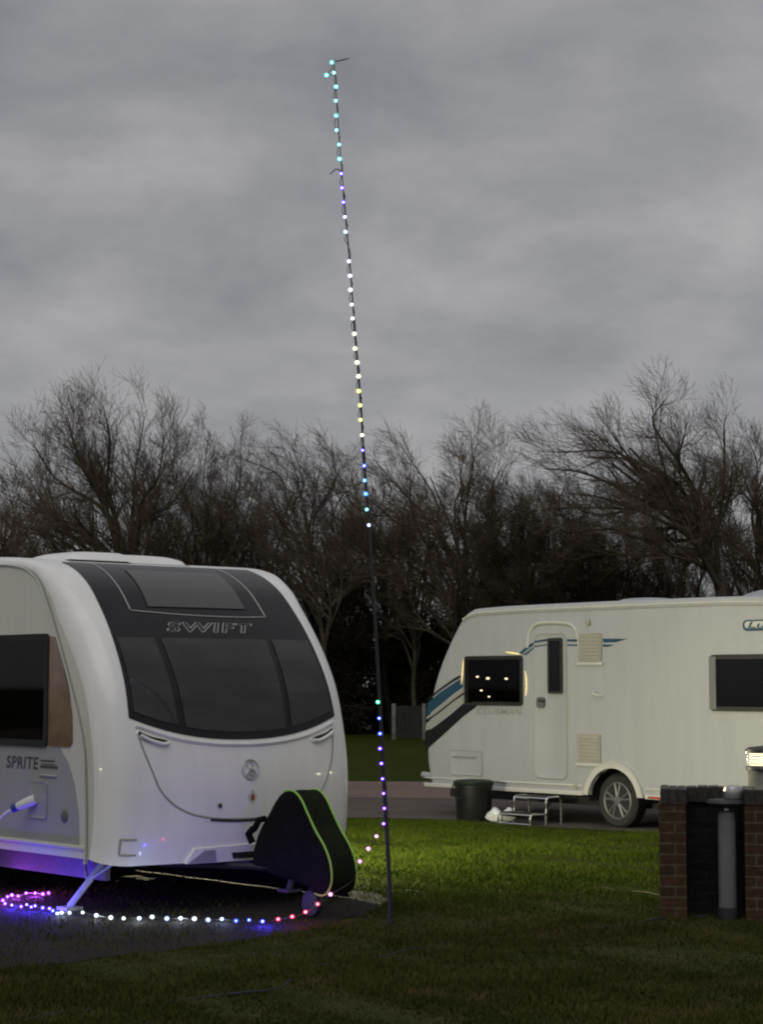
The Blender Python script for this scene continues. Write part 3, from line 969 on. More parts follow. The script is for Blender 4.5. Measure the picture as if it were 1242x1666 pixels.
# ------------------------------------------------------------------ the caravan across the lawn
def far_caravan():
    ox, oy = 3.49106, 24.22427
    root = empty('caravan', (ox, oy, 0), R(130), 'older cream touring caravan with a side door and teal swoosh, across the lawn', 'caravan')
    W = 1.13
    prof = [(3.22, .37), (3.29, .6), (3.31, .85), (3.27, 1.28), (3.14, 1.68), (2.92, 2.07), (2.66, 2.40), (2.42, 2.545), (2.1, 2.585), (1.0, 2.60), (-1.5, 2.60), (-2.7, 2.57), (-3.1, 2.42), (-3.25, 1.9), (-3.28, 1.1), (-3.26, .37)]
    S = Shell(prof, W, .09, .05, .10)
    ax, ar, az = -.07, .40, .29
    wx0, wx1, wz0, wz1 = 1.42, 2.46, 1.38, 1.99
    b = MB(); S.skin(b, 0)
    S.side(b, 1, (ax, ar, az), [rrect(wx0 + .05, wx1 - .05, wz0 + .05, wz1 - .05, .03)[::-1]], 0)
    S.side(b, -1, (ax, ar, az), (), 0)
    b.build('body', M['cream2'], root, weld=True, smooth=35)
    c = MB(); c.box((-3.2, -W + .32, .38), (3.15, W - .32, .43))
    for sy in (-1, 1):
        c.box((-3.1, sy * (W - .34) - .02, .22), (3.1, sy * (W - .34) + .02, .37))
        c.prism([(ax + ar * 1.03 * math.cos(a), az + ar * 1.03 * math.sin(a)) for a in np.linspace(.0, math.pi, 14)], onside(sy * (W - .36), sy), 0, .02)
    c.box((ax - .04, -W + .1, .25), (ax + .04, W - .1, .33))
    c.build('chassis', M['darkplastic'], root)
    for sy in (-1, 1):
        wheel(root, ax, sy * (W - .14), sy, .31)
        a_ = MB()
        for (r0, r1, d) in ((ar - .005, ar + .075, .035),):
            ring = [(ax + r1 * math.cos(a), az + r1 * math.sin(a)) for a in np.linspace(.16, math.pi - .16, 22)] + [(ax + r0 * math.cos(a), az + r0 * math.sin(a)) for a in np.linspace(math.pi - .2, .2, 22)]
            a_.prism(ring, onside(sy * W, sy), -.02, d)
        a_.build('wheel_arch', M['trim'], root, bevel=.008)
        a_ = MB()
        P = [[(ax + (ar + .004) * math.cos(a), sy * (W - yy), az + (ar + .004) * math.sin(a)) for a in np.linspace(0, math.pi, 18)] for yy in (.0, .33)]
        a_.grid(P); a_.build('wheel_housing', M['darkplastic'], root)
    y, sg = W, 1
    # skirt moulding, side rails
    for (x0, x1) in ((.42, 3.22), (-3.2, -.56)):
        m_ = MB(); m_.box((x0, y - .004, .352), (x1, y + .024, .40)); m_.box((x0, y - .004, .455), (x1, y + .014, .475)); m_.build('skirt_rail', M['trim'], root, bevel=.005)
    m_ = MB(); m_.tube([(p[0], y + .003, p[1] - .02) for p in catmull([(2.50, 2.47), (2.34, 2.525), (2.1, 2.548), (1.0, 2.56), (-1.5, 2.56), (-2.6, 2.53)], 6)], .012, 6); m_.build('awning_rail', M['trim'], root)
    m_ = MB(); m_.tube([(p[0], y + .002, p[1] - .055) for p in catmull([(2.50, 2.47), (2.34, 2.525), (2.1, 2.548), (1.0, 2.56), (-1.5, 2.56), (-2.6, 2.53)], 6)], .006, 6); m_.build('roof_seam', M['trimdark'], root)
    # front side window with glowing dots added behind it for lamp reflections
    sash(root, 'side_window', wx0, wx1, wz0, wz1, y, sg, M['rubber'], M['glass'], border=.035, r=.04)
    i_ = MB()
    i_.box((wx0, y - .62, 1.33), (wx1, y - .60, 2.05)); i_.box((wx0, y - .62, 1.31), (wx1, y - .03, 1.33)); i_.box((wx0, y - .62, 2.05), (wx1, y - .03, 2.07)); i_.box((wx0 - .02, y - .62, 1.31), (wx0, y - .03, 2.07)); i_.box((wx1, y - .62, 1.31), (wx1 + .02, y - .03, 2.07))
    i_.build('interior', M['interior'], root)
    for (x, z, r) in ((2.29, 1.735, .022), (2.10, 1.715, .028), (1.77, 1.71, .024), (2.22, 1.565, .02), (2.08, 1.49, .018), (1.50, 1.83, .02)):
        l_ = MB(); l_.sphere((x, y - .05, z), r * .62, 10, 7, (1.5, 1, .8)); l_.build('glow_dot', M['warmdot'], root)
    # glowing strips that paint warm reflections on the window trim
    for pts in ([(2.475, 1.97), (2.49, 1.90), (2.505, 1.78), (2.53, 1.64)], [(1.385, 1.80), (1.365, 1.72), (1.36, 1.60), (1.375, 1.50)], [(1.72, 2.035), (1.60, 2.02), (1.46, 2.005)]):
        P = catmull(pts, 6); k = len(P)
        l_ = MB(); l_.tube([(p[0], y + .004, p[1]) for p in P], [.011 * min(1, .35 + .65 * math.sin(math.pi * (i + .3) / k) * (1 + .4 * math.sin(i * 2.1))) for i in range(k)], 6); l_.build('painted_trim_glint', M['trimglint'], root)
    # rear window
    sash(root, 'side_window', -3.02, -1.54, 1.35, 1.965, y, sg, M['rubber'], M['darkglass'], border=.05, r=.05)
    m_ = MB(); m_.prism(rrect(-1.63, -1.535, 1.37, 1.945, .01), onside(y, sg), .0225, .027); m_.build('window_end_strip', M['alloy'], root)
    # door
    m_ = MB()
    dpoly = rrect(.68, 1.22, .53, 2.24, .09, 6)
    m_.prism(dpoly, onside(y, sg), .0, .008); d = m_.build('door', M['cream2'], root, bevel=.003)
    m_ = MB(); m_.tube([(p[0], y + .004, p[1]) for p in dpoly], .008, 6, closed=True); m_.build('door_seal', M['trimdark'], d)
    sash(d, 'door_window', .735, .975, 1.53, 2.19, y + .008, sg, M['rubber'], M['darkglass'], border=.03, r=.03)
    m_ = MB(); m_.prism(rrect(1.03, 1.17, 1.36, 1.49, .04), onside(y + .008, sg), 0, .02); m_.build('door_handle', M['lockgrey'], d, bevel=.006)
    m_ = MB(); m_.tube([(1.12, y + .04, 1.45), (1.02, y + .045, 1.44)], .014, 6); m_.build('door_lever', M['darkplastic'], d)
    # moulded arch over the door
    ap = catmull([(1.34, 2.08), (1.31, 2.24), (1.22, 2.35), (1.05, 2.375), (.80, 2.37), (.60, 2.34), (.50, 2.23), (.47, 2.10)], 8)
    m_ = MB(); m_.tube([(p[0], y + .002, p[1]) for p in ap], .016, 7); m_.build('door_canopy', M['trim'], root)
    m_ = MB(); m_.tube([(p[0], y + .0, p[1] - .024) for p in ap[6:-6]], .009, 6); m_.build('canopy_shadow_gap', M['trimdark'], root)
    # vents, awning lamp, hook, filler
    for (x0, x1, z0, z1) in ((.10, .475, 1.91, 2.235), (.13, .505, .74, 1.065)):
        m_ = MB(); m_.prism(rrect(x0, x1, z0, z1, .02), onside(y, sg), 0, .016)
        for k in range(7):
            zz = z0 + .04 + (z1 - z0 - .08) * k / 6
            m_.box((x0 + .03, y + .016, zz - .010), (x1 - .03, y + .022, zz + .010))
        v_ = m_.build('fridge_vent', M['vent'], root, bevel=.003)
        m_ = MB(); m_.box((x0 - .02, y, z0 - .045), (x1 + .02, y + .024, z0 - .012)); m_.build('vent_ledge', M['trim'], v_, bevel=.005)
    m_ = MB(); m_.lathe([(.012, -.01), (.04, .0), (.035, .03), (.01, .038)], 14, (.31, y, 2.36), 'y'); m_.build('awning_lamp', M['vent'], root)
    m_ = MB(); m_.tube([(.24, y + .0, 1.555), (.20, y + .045, 1.53), (.13, y + .04, 1.515), (.10, y + .0, 1.52)], .016, 7); m_.build('table_hook', M['trim'], root)
    m_ = MB(); m_.lathe([(.02, -.01), (.042, .0), (.04, .012), (.02, .016)], 14, (.54, y, .46), 'y'); m_.build('filler_cap', M['vent'], root)
    # locker flap with its handle
    m_ = MB(); m_.prism(rrect(2.15, 2.73, .52, .82, .04), onside(y, sg), 0, .010); f_ = m_.build('locker_flap', M['cream2'], root, bevel=.004)
    m_ = MB(); m_.tube([(p[0], y + .006, p[1]) for p in rrect(2.15, 2.73, .52, .82, .04)], .006, 5, closed=True); m_.build('flap_seal', M['trimdark'], f_)
    m_ = MB(); m_.box((2.25, y + .010, .735), (2.68, y + .026, .755)); m_.build('flap_handle', M['silver'], f_, bevel=.004)
    # swoosh graphics
    def decal(name, poly, m, d=.003):
        q = MB(); q.prism(poly, onside(y, sg), -.001, d); q.build(name, m, root, smooth=0)
    decal('black_stripe', [(3.215, .80), (3.215, 1.03), (3.05, 1.10), (2.72, 1.27), (2.50, 1.40), (2.40, 1.44), (2.24, 1.40), (2.26, 1.36), (2.50, 1.24), (2.85, 1.02)], M['blackdecal'])
    decal('silver_stripe', [(3.21, 1.05), (3.19, 1.15), (2.95, 1.265), (2.66, 1.42), (2.47, 1.50), (2.46, 1.44), (2.72, 1.30), (3.05, 1.12)], M['greydecal'])
    decal('black_pinstripe', [(3.19, 1.165), (3.19, 1.185), (2.95, 1.305), (2.66, 1.46), (2.48, 1.545), (2.48, 1.515), (2.66, 1.435), (2.95, 1.28)], M['blackdecal'])
    decal('silver_stripe', [(3.19, 1.195), (3.185, 1.23), (2.95, 1.35), (2.66, 1.51), (2.49, 1.60), (2.48, 1.555), (2.66, 1.47), (2.95, 1.315)], M['greydecal'])
    decal('teal_stripe', [(3.185, 1.245), (3.175, 1.40), (2.95, 1.53), (2.66, 1.66), (2.52, 1.715), (2.49, 1.61), (2.66, 1.53), (2.95, 1.37)], M['tealdecal'])
    decal('teal_pinstripe', [(3.17, 1.43), (3.165, 1.46), (2.95, 1.58), (2.70, 1.70), (2.56, 1.755), (2.53, 1.73), (2.70, 1.665), (2.95, 1.55)], M['blackdecal'])
    decal('swoosh', catmull([(1.50, 2.015), (1.36, 2.09), (1.24, 2.145), (1.225, 2.118), (1.34, 2.06), (1.44, 2.0)], 5), M['tealdecal'])
    decal('swoosh', [(1.42, 1.995), (1.24, 2.085), (1.24, 2.065), (1.36, 1.995)], M['tealdecal'])
    for (z0, z1) in ((2.145, 2.172), (2.095, 2.112)):
        q = MB(); q.prism([(1.215, z0 - .01), (.99, z0 + .012), (.99, z1 + .01), (1.215, z1 - .012)], onside(y + .008, sg), -.001, .003); q.build('door_swoosh', M['tealdecal'], d, smooth=0)
        decal('swoosh', [(.665, z0), (.50, z0 - .004), (.50, z1 - .004), (.665, z1)], M['tealdecal'])
    decal('swoosh', [(.085, 2.125), (-.12, 2.125), (-.30, 2.16), (-.12, 2.165), (.085, 2.17)], M['tealdecal'])
    decal('swoosh', [(.085, 2.075), (.0, 2.075), (-.10, 2.095), (.0, 2.10), (.085, 2.105)], M['tealdecal'])
    # lettering, read from the outside
    t = MB(); v, f = text_geo('CLUBMAN', .072, shear=.15, xs=1.0, gap=1.15, offset=.004)
    k = .80 / v[:, 0].max()
    t.add([(2.25 - q[0] * k, y + .004, 1.275 + q[1]) for q in v], f); t.build('lettering', M['textsoft'], root, smooth=0)
    bd = MB(); bd.prism(rrect(-2.72, -2.0, 2.215, 2.335, .058, 6), onside(y, sg), 0, .006); bd.prism(rrect(-2.70, -2.03, 2.245, 2.318, .036, 6), onside(y, sg), .0062, .008, 1)
    bo = bd.build('maker_badge', [M['tealdecal'], M['trim']], root, smooth=0)
    t = MB(); v, f = text_geo('Lunar', .062, shear=.25, xs=1.5, offset=.016); k = .60 / v[:, 0].max()
    t.add([(-2.06 - q[0] * k, y + .011, 2.25 + q[1]) for q in v], f); t.build('badge_lettering', M['tealdecal'], bo, smooth=0)
    m_ = MB(); m_.box((-.80, y + .024, .362), (-.62, y + .032, .385)); m_.build('side_reflector', M['red'], root)
    # roof furniture
    for (x, yy, lx, ly, h) in ((.15, .3, .35, .30, .09), (-2.0, .2, .55, .40, .13)):
        m_ = MB(); P = []
        for a in np.linspace(-1, 1, 11):
            P.append([(x + a * lx, yy + bb * ly, 2.575 + h * max(0, 1 - a ** 4) ** .5 * max(0, 1 - bb ** 4) ** .5) for bb in np.linspace(-1, 1, 11)])
        m_.grid(P); m_.build('roof_vent', M['cream2'], root, smooth=60)
    for (x0, y0) in ((2.6, .75), (2.6, -.75), (-2.8, .75), (-2.8, -.75)):
        m_ = MB(); m_.tube([(x0, y0, .38), (x0 + .25, y0 + .1, .02)], .022, 6); m_.build('corner_steady', M['galv'], root)
    m_ = MB()
    for sy in (-1, 1): m_.tube([(3.1, sy * .5, .36), (4.35, 0, .40)], .035, 6)
    m_.tube([(4.3, 0, .4), (4.55, 0, .42)], .045, 8); m_.build('drawbar', M['galv'], root)
    # front window glazing (faces away from the camera)
    m_ = MB(); S.patch(m_, lambda v: -.85, lambda v: .85, lambda t: 48.0, lambda t: 80.0, .010, 12, 10); m_.build('front_window', M['acrylic'], root)
    return root


FAR = far_caravan()


def far_world(x, y, z):
    a = R(130)
    return np.array([3.49106 + x * math.cos(a) - y * math.sin(a), 24.22427 + x * math.sin(a) + y * math.cos(a), z])


# ------------------------------------------------------------------ things by the far caravan's door
def tub():
    root = empty('plastic_tub', tuple(far_world(1.78, 1.62, .008)), 0, 'black plastic tub with lid on the ground below the far caravan window', 'tub')
    m_ = MB(); m_.lathe([(.195, 0), (.205, .02), (.225, .40), (.232, .405), (.232, .43), (.222, .435)], 30); m_.build('tub_body', M['bin'], root)
    m_ = MB(); m_.lathe([(.236, .43), (.243, .44), (.243, .475), (.20, .492), (.08, .50)], 30); m_.build('lid', M['binlid'], root)
    m_ = MB(); m_.tube(catmull([(-.245, 0, .44), (-.255, -.08, .36), (-.23, -.17, .30), (-.14, -.25, .28)], 6), .009, 6); m_.build('handle', M['bin'], root)


tub()


def step():
    root = empty('caravan_step', tuple(far_world(1.02, 1.14, .008)), R(130), 'chrome framed two tier step under the far caravan door', 'step')
    # local: y outwards from the caravan, x along it
    m_ = MB()
    w = .27
    for sx in (-w, w):
        m_.tube(catmull([(sx, .03, .0), (sx, .035, .25), (sx, .06, .31), (sx, .20, .315), (sx, .27, .29), (sx, .275, .16), (sx, .31, .125), (sx, .48, .125), (sx, .53, .10), (sx, .535, .0)], 6), .013, 8)
        m_.tube([(sx, .28, .15), (sx, .285, .0)], .012, 8)
    for (yy, zz) in ((.05, .31), (.26, .30), (.29, .13), (.52, .115)):
        m_.tube([(-w, yy, zz), (w, yy, zz)], .012, 8)
    m_.tube([(-w, .535, .012), (w, .535, .012)], .011, 8)
    m_.build('tube_frame', M['chrome'], root)
    for (y0, y1, z) in ((.07, .25, .315), (.30, .50, .133)):
        m_ = MB(); m_.box((-w + .015, y0, z - .012), (w - .015, y1, z + .004))
        for k in range(6):
            yy = y0 + .015 + (y1 - y0 - .03) * k / 5; m_.box((-w + .02, yy - .006, z + .004), (w - .02, yy + .006, z + .009))
        m_.build('tread', M['darkplastic'], root)


step()


def bag():
    m_ = MB(); m_.sphere((0, 0, .07), .13, 20, 14, (1.35, .8, .62))
    o = m_.build('plastic_bag', M['bag'], None, smooth=70)
    for v in o.data.vertices:
        p = v.co
        n = .22 * math.sin(p.x * 41 + 2 * math.sin(p.z * 33)) + .16 * math.sin(p.y * 57 + p.x * 30) + .12 * math.sin(p.z * 71)
        v.co = Vector((p.x * (1 + n * .5), p.y * (1 + n * .5), max(0.0, p.z * (1 + n))))
    q = far_world(1.40, 1.52, .009)
    o.location = tuple(q)
    tag(o, 'crumpled white plastic bag lying beside the chrome step', 'bag')


bag()


# ------------------------------------------------------------------ brick enclosure and posts at the right
def enclosure():
    root = empty('brick_enclosure', (1.965, 14.50, 0), R(-7.9), 'low brown brick enclosure with dark coping and an open dark bay', 'brick enclosure')
    H, hc = .80, .105
    wl = MB(); wl.box((0, 0, 0), (.19, .56, H))
    wl.build('wing_wall', M['brick'], root)
    wr = MB(); wr.box((.60, 0, 0), (1.36, .56, H)); wr.build('wing_wall', M['brick'], root)
    bk = MB(); bk.box((.19, .34, 0), (.60, .56, H)); bk.build('back_wall', M['brickshade'], root)  # the bay's shade is painted in as darker brick
    cp = MB()
    def course(x0, x1, y0, y1):
        n = max(1, int(round((x1 - x0) / .075)))
        for k in range(n):
            a = x0 + (x1 - x0) * k / n; b = x0 + (x1 - x0) * (k + 1) / n
            dz = random.uniform(-.004, .004)
            cp.box((a + .004, y0, H + .001), (b - .004, y1, H + hc + dz))
        cp.box((x0, y0 + .006, H), (x1, y1 - .006, H + hc - .012))
    course(.012, .20, -.008, .57); course(.20, .60, .30, .57); course(.60, 1.37, -.008, .57)
    cp.build('coping', M['coping'], root)


enclosure()


def service_post():
    g = gnd(1185, 1494)
    root = empty('service_post', (g[0], g[1], 0), 0, 'grey round service post with black disc and silver head before the brick bay', 'post')
    m_ = MB(); m_.lathe([(.063, .07), (.063, .70), (.058, .745), (.03, .755)], 24); m_.build('post', M['post'], root)
    m_ = MB(); m_.lathe([(.074, 0), (.074, .075), (.066, .08)], 24); m_.build('base', M['darkplastic'], root)
    m_ = MB(); m_.lathe([(.024, .75), (.022, .79)], 14); m_.build('neck', M['silver'], root)
    m_ = MB(); m_.lathe([(.05, .775), (.125, .79), (.14, .81), (.125, .832), (.05, .838)], 28); m_.build('disc', M['darkplastic'], root)
    m_ = MB(); m_.lathe([(.062, .838), (.068, .845), (.070, .90), (.062, .925), (.03, .935)], 24, (.05, 0, 0)); m_.build('head', M['silver'], root)


service_post()


def bollard(loc, label, group, energy):
    root = empty('bollard_light', loc, 0, label, 'bollard light', group)
    m_ = MB(); m_.lathe([(.150, 0), (.150, .02), (.142, .03), (.142, .985)], 28); m_.build('column', M['greypost'], root)
    m_ = MB(); m_.lathe([(.156, .985), (.160, 1.0), (.150, 1.022)], 28); m_.build('collar', M['darkplastic'], root)
    m_ = MB(); m_.lathe([(.128, 1.022), (.128, 1.118)], 28); m_.build('lamp_diffuser', M['warmlamp'], root)
    m_ = MB()
    for k in range(3): m_.lathe([(.130, 1.040 + .027 * k), (.146, 1.036 + .027 * k), (.146, 1.040 + .027 * k), (.130, 1.044 + .027 * k)], 28)
    m_.build('louvre', M['trim'], root)
    m_ = MB(); m_.lathe([(.155, 1.118), (.162, 1.125), (.160, 1.145), (.13, 1.162), (.04, 1.172)], 28); m_.build('cap', M['darkplastic'], root)
    for k in range(3):      # three lamps round the lantern, just clear of the louvres
        ph = 2 * math.pi * k / 3 + .5
        la = bpy.data.lights.new('bollard_lamp', 'POINT'); la.energy = energy / 3; la.color = (1.0, .93, .64); la.shadow_soft_size = .02
        lo = bpy.data.objects.new('bollard_lamp', la); lo.location = (.185 * math.cos(ph), .185 * math.sin(ph), 1.075); C.objects.link(lo); lo.parent = root
    return root


b1 = at(1248, 1285, 15.75)
bollard((b1[0], 15.75, 0), 'grey bollard light with lit louvres behind the brick enclosure', 'bollard lights on the lawn', 6)
b2 = near_world(-3.2, 1.65, 0)
bollard(tuple(b2), 'grey bollard light with lit louvres behind the nearest caravan', 'bollard lights on the lawn', 1150)


bollard((-7.0, 12.9, 0), 'grey bollard light with lit louvres standing off the side window of the nearest caravan', 'bollard lights on the lawn', 12)


# ------------------------------------------------------------------ cables on the lawn
def ground_cable(name, pts, r, m, label):
    P = catmull([gnd(*p, z=r - .003) for p in pts], 8)
    P[:, 2] += .009 * np.sin(np.arange(len(P)) * .37) * np.sin(np.arange(len(P)) * .11 + 1)
    o = MB().tube(P, r, 6).build(name, m, None)
    tag(o, label, 'cable')


ground_cable('cable', [(500, 1452), (575, 1456), (610, 1451), (650, 1446), (690, 1453), (735, 1446), (790, 1446), (840, 1452), (900, 1457), (935, 1455), (965, 1444), (1005, 1446), (1050, 1452), (1085, 1458)], .0045, M['yellowcable'], 'thin yellow cable trailing over the lit lawn towards the brick enclosure')
ground_cable('cable', [(40, 1660), (130, 1644), (220, 1634), (330, 1622), (420, 1614), (465, 1600), (485, 1580), (520, 1572), (600, 1560), (690, 1541), (780, 1529), (880, 1520), (970, 1512), (1040, 1500), (1090, 1492), (1150, 1490)], .008, M['bluecable'], 'dark blue power cable snaking through the dim foreground grass')


# ------------------------------------------------------------------ telescopic mast
MD = gnd(637, 1505)[1]
mast_px = [(637, 1505), (632, 1400), (627, 1300), (618, 1140), (610, 1000), (601, 855), (593, 757), (587.5, 660), (578, 543), (571, 448), (566, 390), (558.5, 306), (553, 236), (548, 165), (545, 118), (543, 98)]
MP = catmull([at(*p, MD) for p in mast_px], 6)


def mast_at(py):
    ys = np.array([HORIZON - 0 for _ in MP])
    z = at(600, py, MD)[2]
    return np.array([np.interp(z, MP[:, 2], MP[:, k]) for k in range(3)])


def mast():
    root = empty('telescopic_mast', tuple(MP[0]), 0, 'thin black telescopic pole leaning slightly and standing on the grass', 'mast')
    cuts = [0, 1.25, 2.35, 3.3, 4.2, 5.1, 9]
    rad = [.0155, .0130, .0105, .0080, .0055, .0038]
    z = MP[:, 2]
    for i in range(6):
        a, b = cuts[i], min(cuts[i + 1], z[-1])
        zz = np.linspace(a, b, 10)
        P = np.stack([np.interp(zz, z, MP[:, k]) for k in range(3)], 1) - MP[0]
        m_ = MB(); m_.tube(P, rad[i], 10)
        if i < 5: m_.tube(P[-2:] * 1.0, [rad[i] * 1.0, rad[i] * 1.18], 10)
        m_.build('pole_section', M['pole'], root)
    for (y, dx, dz, sg) in ((281, -.085, -.02, -1), (101, .11, .02, 1)):
        p = mast_at(y) - MP[0]
        m_ = MB(); m_.tube(catmull([p, p + np.array([dx * .45, -.01, .022 * (1 if sg < 0 else .3)]), p + np.array([dx, -.015, dz])], 6), [.0042] * 12 + [.002], 6); m_.build('tie_end', M['pole'], root)


mast()

# ------------------------------------------------------------------ LED strings
LED = {
    'aqua': (.10, .80, .85), 'cyan': (.06, .36, 1.0), 'blue': (.05, .10, 1.0), 'violet': (.13, .05, 1.0), 'purple': (.20, .045, 1.0),
    'magenta': (.46, .06, 1.0), 'pink': (.95, .30, .80), 'red': (1.0, .06, .16), 'white': (.75, .85, 1.0), 'warm': (1.0, .95, .62), 'yellow': (.85, .95, .12), 'green': (.05, .9, .5), 'icy': (.45, .60, 1.0),
}
LM = {}
for k_, c_ in LED.items():
    LM[k_] = (mat('led_' + k_, c_, .5, emit=tuple(.22 + .78 * q for q in c_), estr=13.0), globe_mat('led_cap_' + k_, c_, 2.8))  # led_cap materials are the glowing shells that paint each LED's halo


def glow(parent, p, col, w):
    la = bpy.data.lights.new('led_light', 'POINT'); la.energy = w; la.color = (.06, .03, 1.0) if col in ('violet', 'purple', 'blue') else LED[col]; la.shadow_soft_size = .012
    lo = bpy.data.objects.new('led_light', la); lo.location = (p[0] - parent.location[0], p[1] - parent.location[1], p[2] - parent.location[2] + .02)
    C.objects.link(lo); lo.parent = parent


def bulb(parent, p, col, r=.0064, halo=.0155):
    o = parent.location
    h = halo * random.uniform(.82, 1.12)
    q = (p[0] - o[0] + random.uniform(-.004, .004), p[1] - o[1], p[2] - o[2] + random.uniform(-.004, .004))
    m_ = MB(); m_.sphere(q, r * random.uniform(.85, 1.15), 8, 6, mat=0); m_.sphere(q, h, 10, 8, (1.0, 1.0, .9), mat=1)  # outer shell paints the bulb's coloured halo
    m_.build('bulb', list(LM[col]), parent)


def spread(seq):
    return [c for c, n in seq for _ in range(n)]


def upper_string():
    root = empty('string_lights', tuple(mast_at(855)), 0, 'multicoloured string lights climbing the upper half of the leaning pole', 'string lights')
    px = [(600, 855), (597, 829), (595, 804), (593, 781), (592, 757), (590, 733), (589, 708), (587, 684), (586, 660), (584, 637), (583, 613), (581, 590), (578, 567), (576, 543), (574, 518), (573, 495), (571, 471), (569, 448), (568.5, 425), (566, 401), (563, 377), (561, 353), (559, 329), (557, 306), (556, 282), (553, 259), (551, 236), (548, 212), (547, 188), (547, 165), (546, 141), (543, 118), (531, 122), (541, 102)]
    cols = spread([('icy', 1), ('aqua', 1), ('cyan', 2), ('blue', 1), ('violet', 1), ('warm', 1), ('yellow', 3), ('warm', 4), ('white', 5), (None, 1), ('icy', 2), ('violet', 3), ('aqua', 10)])
    cols = cols[:len(px)]
    pts = []
    for p in px: pts.append(at(p[0], p[1], MD - .035))
    for p, c in zip(pts, cols):
        if c: bulb(root, p, c)
    w = MB(); P = []
    for i, p in enumerate(pts):
        P.append(p + np.array([.004, .012, .006]))
        if i < len(pts) - 1:
            md = (p + pts[i + 1]) / 2; P.append(md + np.array([.016 * (-1) ** i, .02 + .045 * (i % 2), random.uniform(-.01, .01)]))
    w.tube([q - np.array(root.location) for q in P], .0028, 5); w.build('wire', M['darkplastic'], root)


def lower_string():
    px = [(616, 1143), (617, 1168), (619, 1193), (619, 1217), (620, 1242), (622, 1266), (624, 1291), (625, 1315), (625, 1339)]
    root = empty('string_lights', tuple(gnd(360, 1495)), 0, 'multicoloured string lights running from the pole foot and looping under the nearest caravan', 'string lights')
    cols = spread([('green', 1), ('blue', 2), ('violet', 3), ('purple', 3)])
    pts = [at(p[0], p[1], MD - .035) for p in px]
    hang = [((612, 1360), 'pink', 14.07), ((599, 1381), 'pink', 14.08), ((586, 1400), 'pink', 14.1), ((572, 1432), None, 14.2), ((537, 1455), 'pink', 14.18), ((518, 1470), 'red', 14.15), ((498, 1483), 'red', 14.12), ((475, 1491), 'red', 14.10)]
    for p, c, d in hang: pts.append(at(p[0], p[1], d)); cols.append(c)
    gp = [((452, 1495), 'red'), ((428, 1499), 'blue'), ((405, 1497), 'blue'), ((384, 1497), 'blue'), ((361, 1495), 'icy'), ((339, 1496), 'icy'), ((317, 1495), 'white'), ((294, 1493), 'white'), ((271, 1494), 'icy'), ((248, 1492), 'white'), ((226, 1493), 'white'), ((202, 1493), 'white'), ((180, 1492), 'white'), ((157, 1489), 'white'), ((135, 1484), 'white'), ((113, 1484), 'icy'), ((100, 1484), 'white'), ((93, 1485), 'icy'), ((86, 1481), 'blue'), ((80, 1478), 'violet'), ((69, 1477), 'violet'), ((57, 1474), 'violet'), ((51, 1476), 'violet'), ((43, 1472), 'violet'), ((34, 1474), 'purple'), ((20, 1472), 'purple'), ((9, 1470), 'purple'), ((-4, 1468), 'purple'), ((-8, 1465), 'magenta'), ((5, 1465), 'magenta'), ((12, 1459), 'purple'), ((20, 1456), 'magenta'), ((30, 1457), 'magenta'), ((42, 1453), 'magenta'), ((57, 1452), 'magenta'), ((70, 1454), 'magenta'), ((79, 1452), 'magenta')]
    for p, c in gp: pts.append(gnd(p[0], p[1], .028)); cols.append(c)
    for i, (p, c) in enumerate(zip(pts, cols)):
        if c: bulb(root, p, c)
        if c and i > len(px) + 3 and i % 3 == 0: glow(root, p, c, 1.0 if c in ('white', 'icy', 'pink', 'red') else 5.5)
    w = MB(); w.tube(catmull([p + np.array([.003, .014, -.004]) - np.array(root.location) for p in pts], 4), .0028, 5); w.build('wire', M['darkplastic'], root)


upper_string()
lower_string()


# ------------------------------------------------------------------ bare trees and bushes
def batch_tubes(P, Rr, ns):
    """P: n x k x 3 paths, Rr: n x k radii -> verts, quads"""
    n, k = P.shape[:2]
    T = np.gradient(P, axis=1); T /= np.maximum(np.linalg.norm(T, axis=2), 1e-9)[..., None]
    ref = np.where(np.abs(T[:, :1, 2:3]) < .8, np.array([0, 0, 1.0]), np.array([1.0, 0, 0]))
    ref = np.broadcast_to(ref, T.shape)
    U = np.cross(T, ref); U /= np.maximum(np.linalg.norm(U, axis=2), 1e-9)[..., None]
    Wv = np.cross(T, U)
    a = 2 * np.pi * np.arange(ns) / ns
    V = P[:, :, None, :] + Rr[:, :, None, None] * (np.cos(a)[None, None, :, None] * U[:, :, None, :] + np.sin(a)[None, None, :, None] * Wv[:, :, None, :])
    base = (np.arange(n) * k * ns)[:, None, None] + (np.arange(k - 1) * ns)[None, :, None]
    j = np.arange(ns)[None, None, :]; j2 = (j + 1) % ns
    Q = np.stack([base + j, base + j2, base + ns + j2, base + ns + j], -1)
    return V.reshape(-1, 3), Q.reshape(-1, 4)


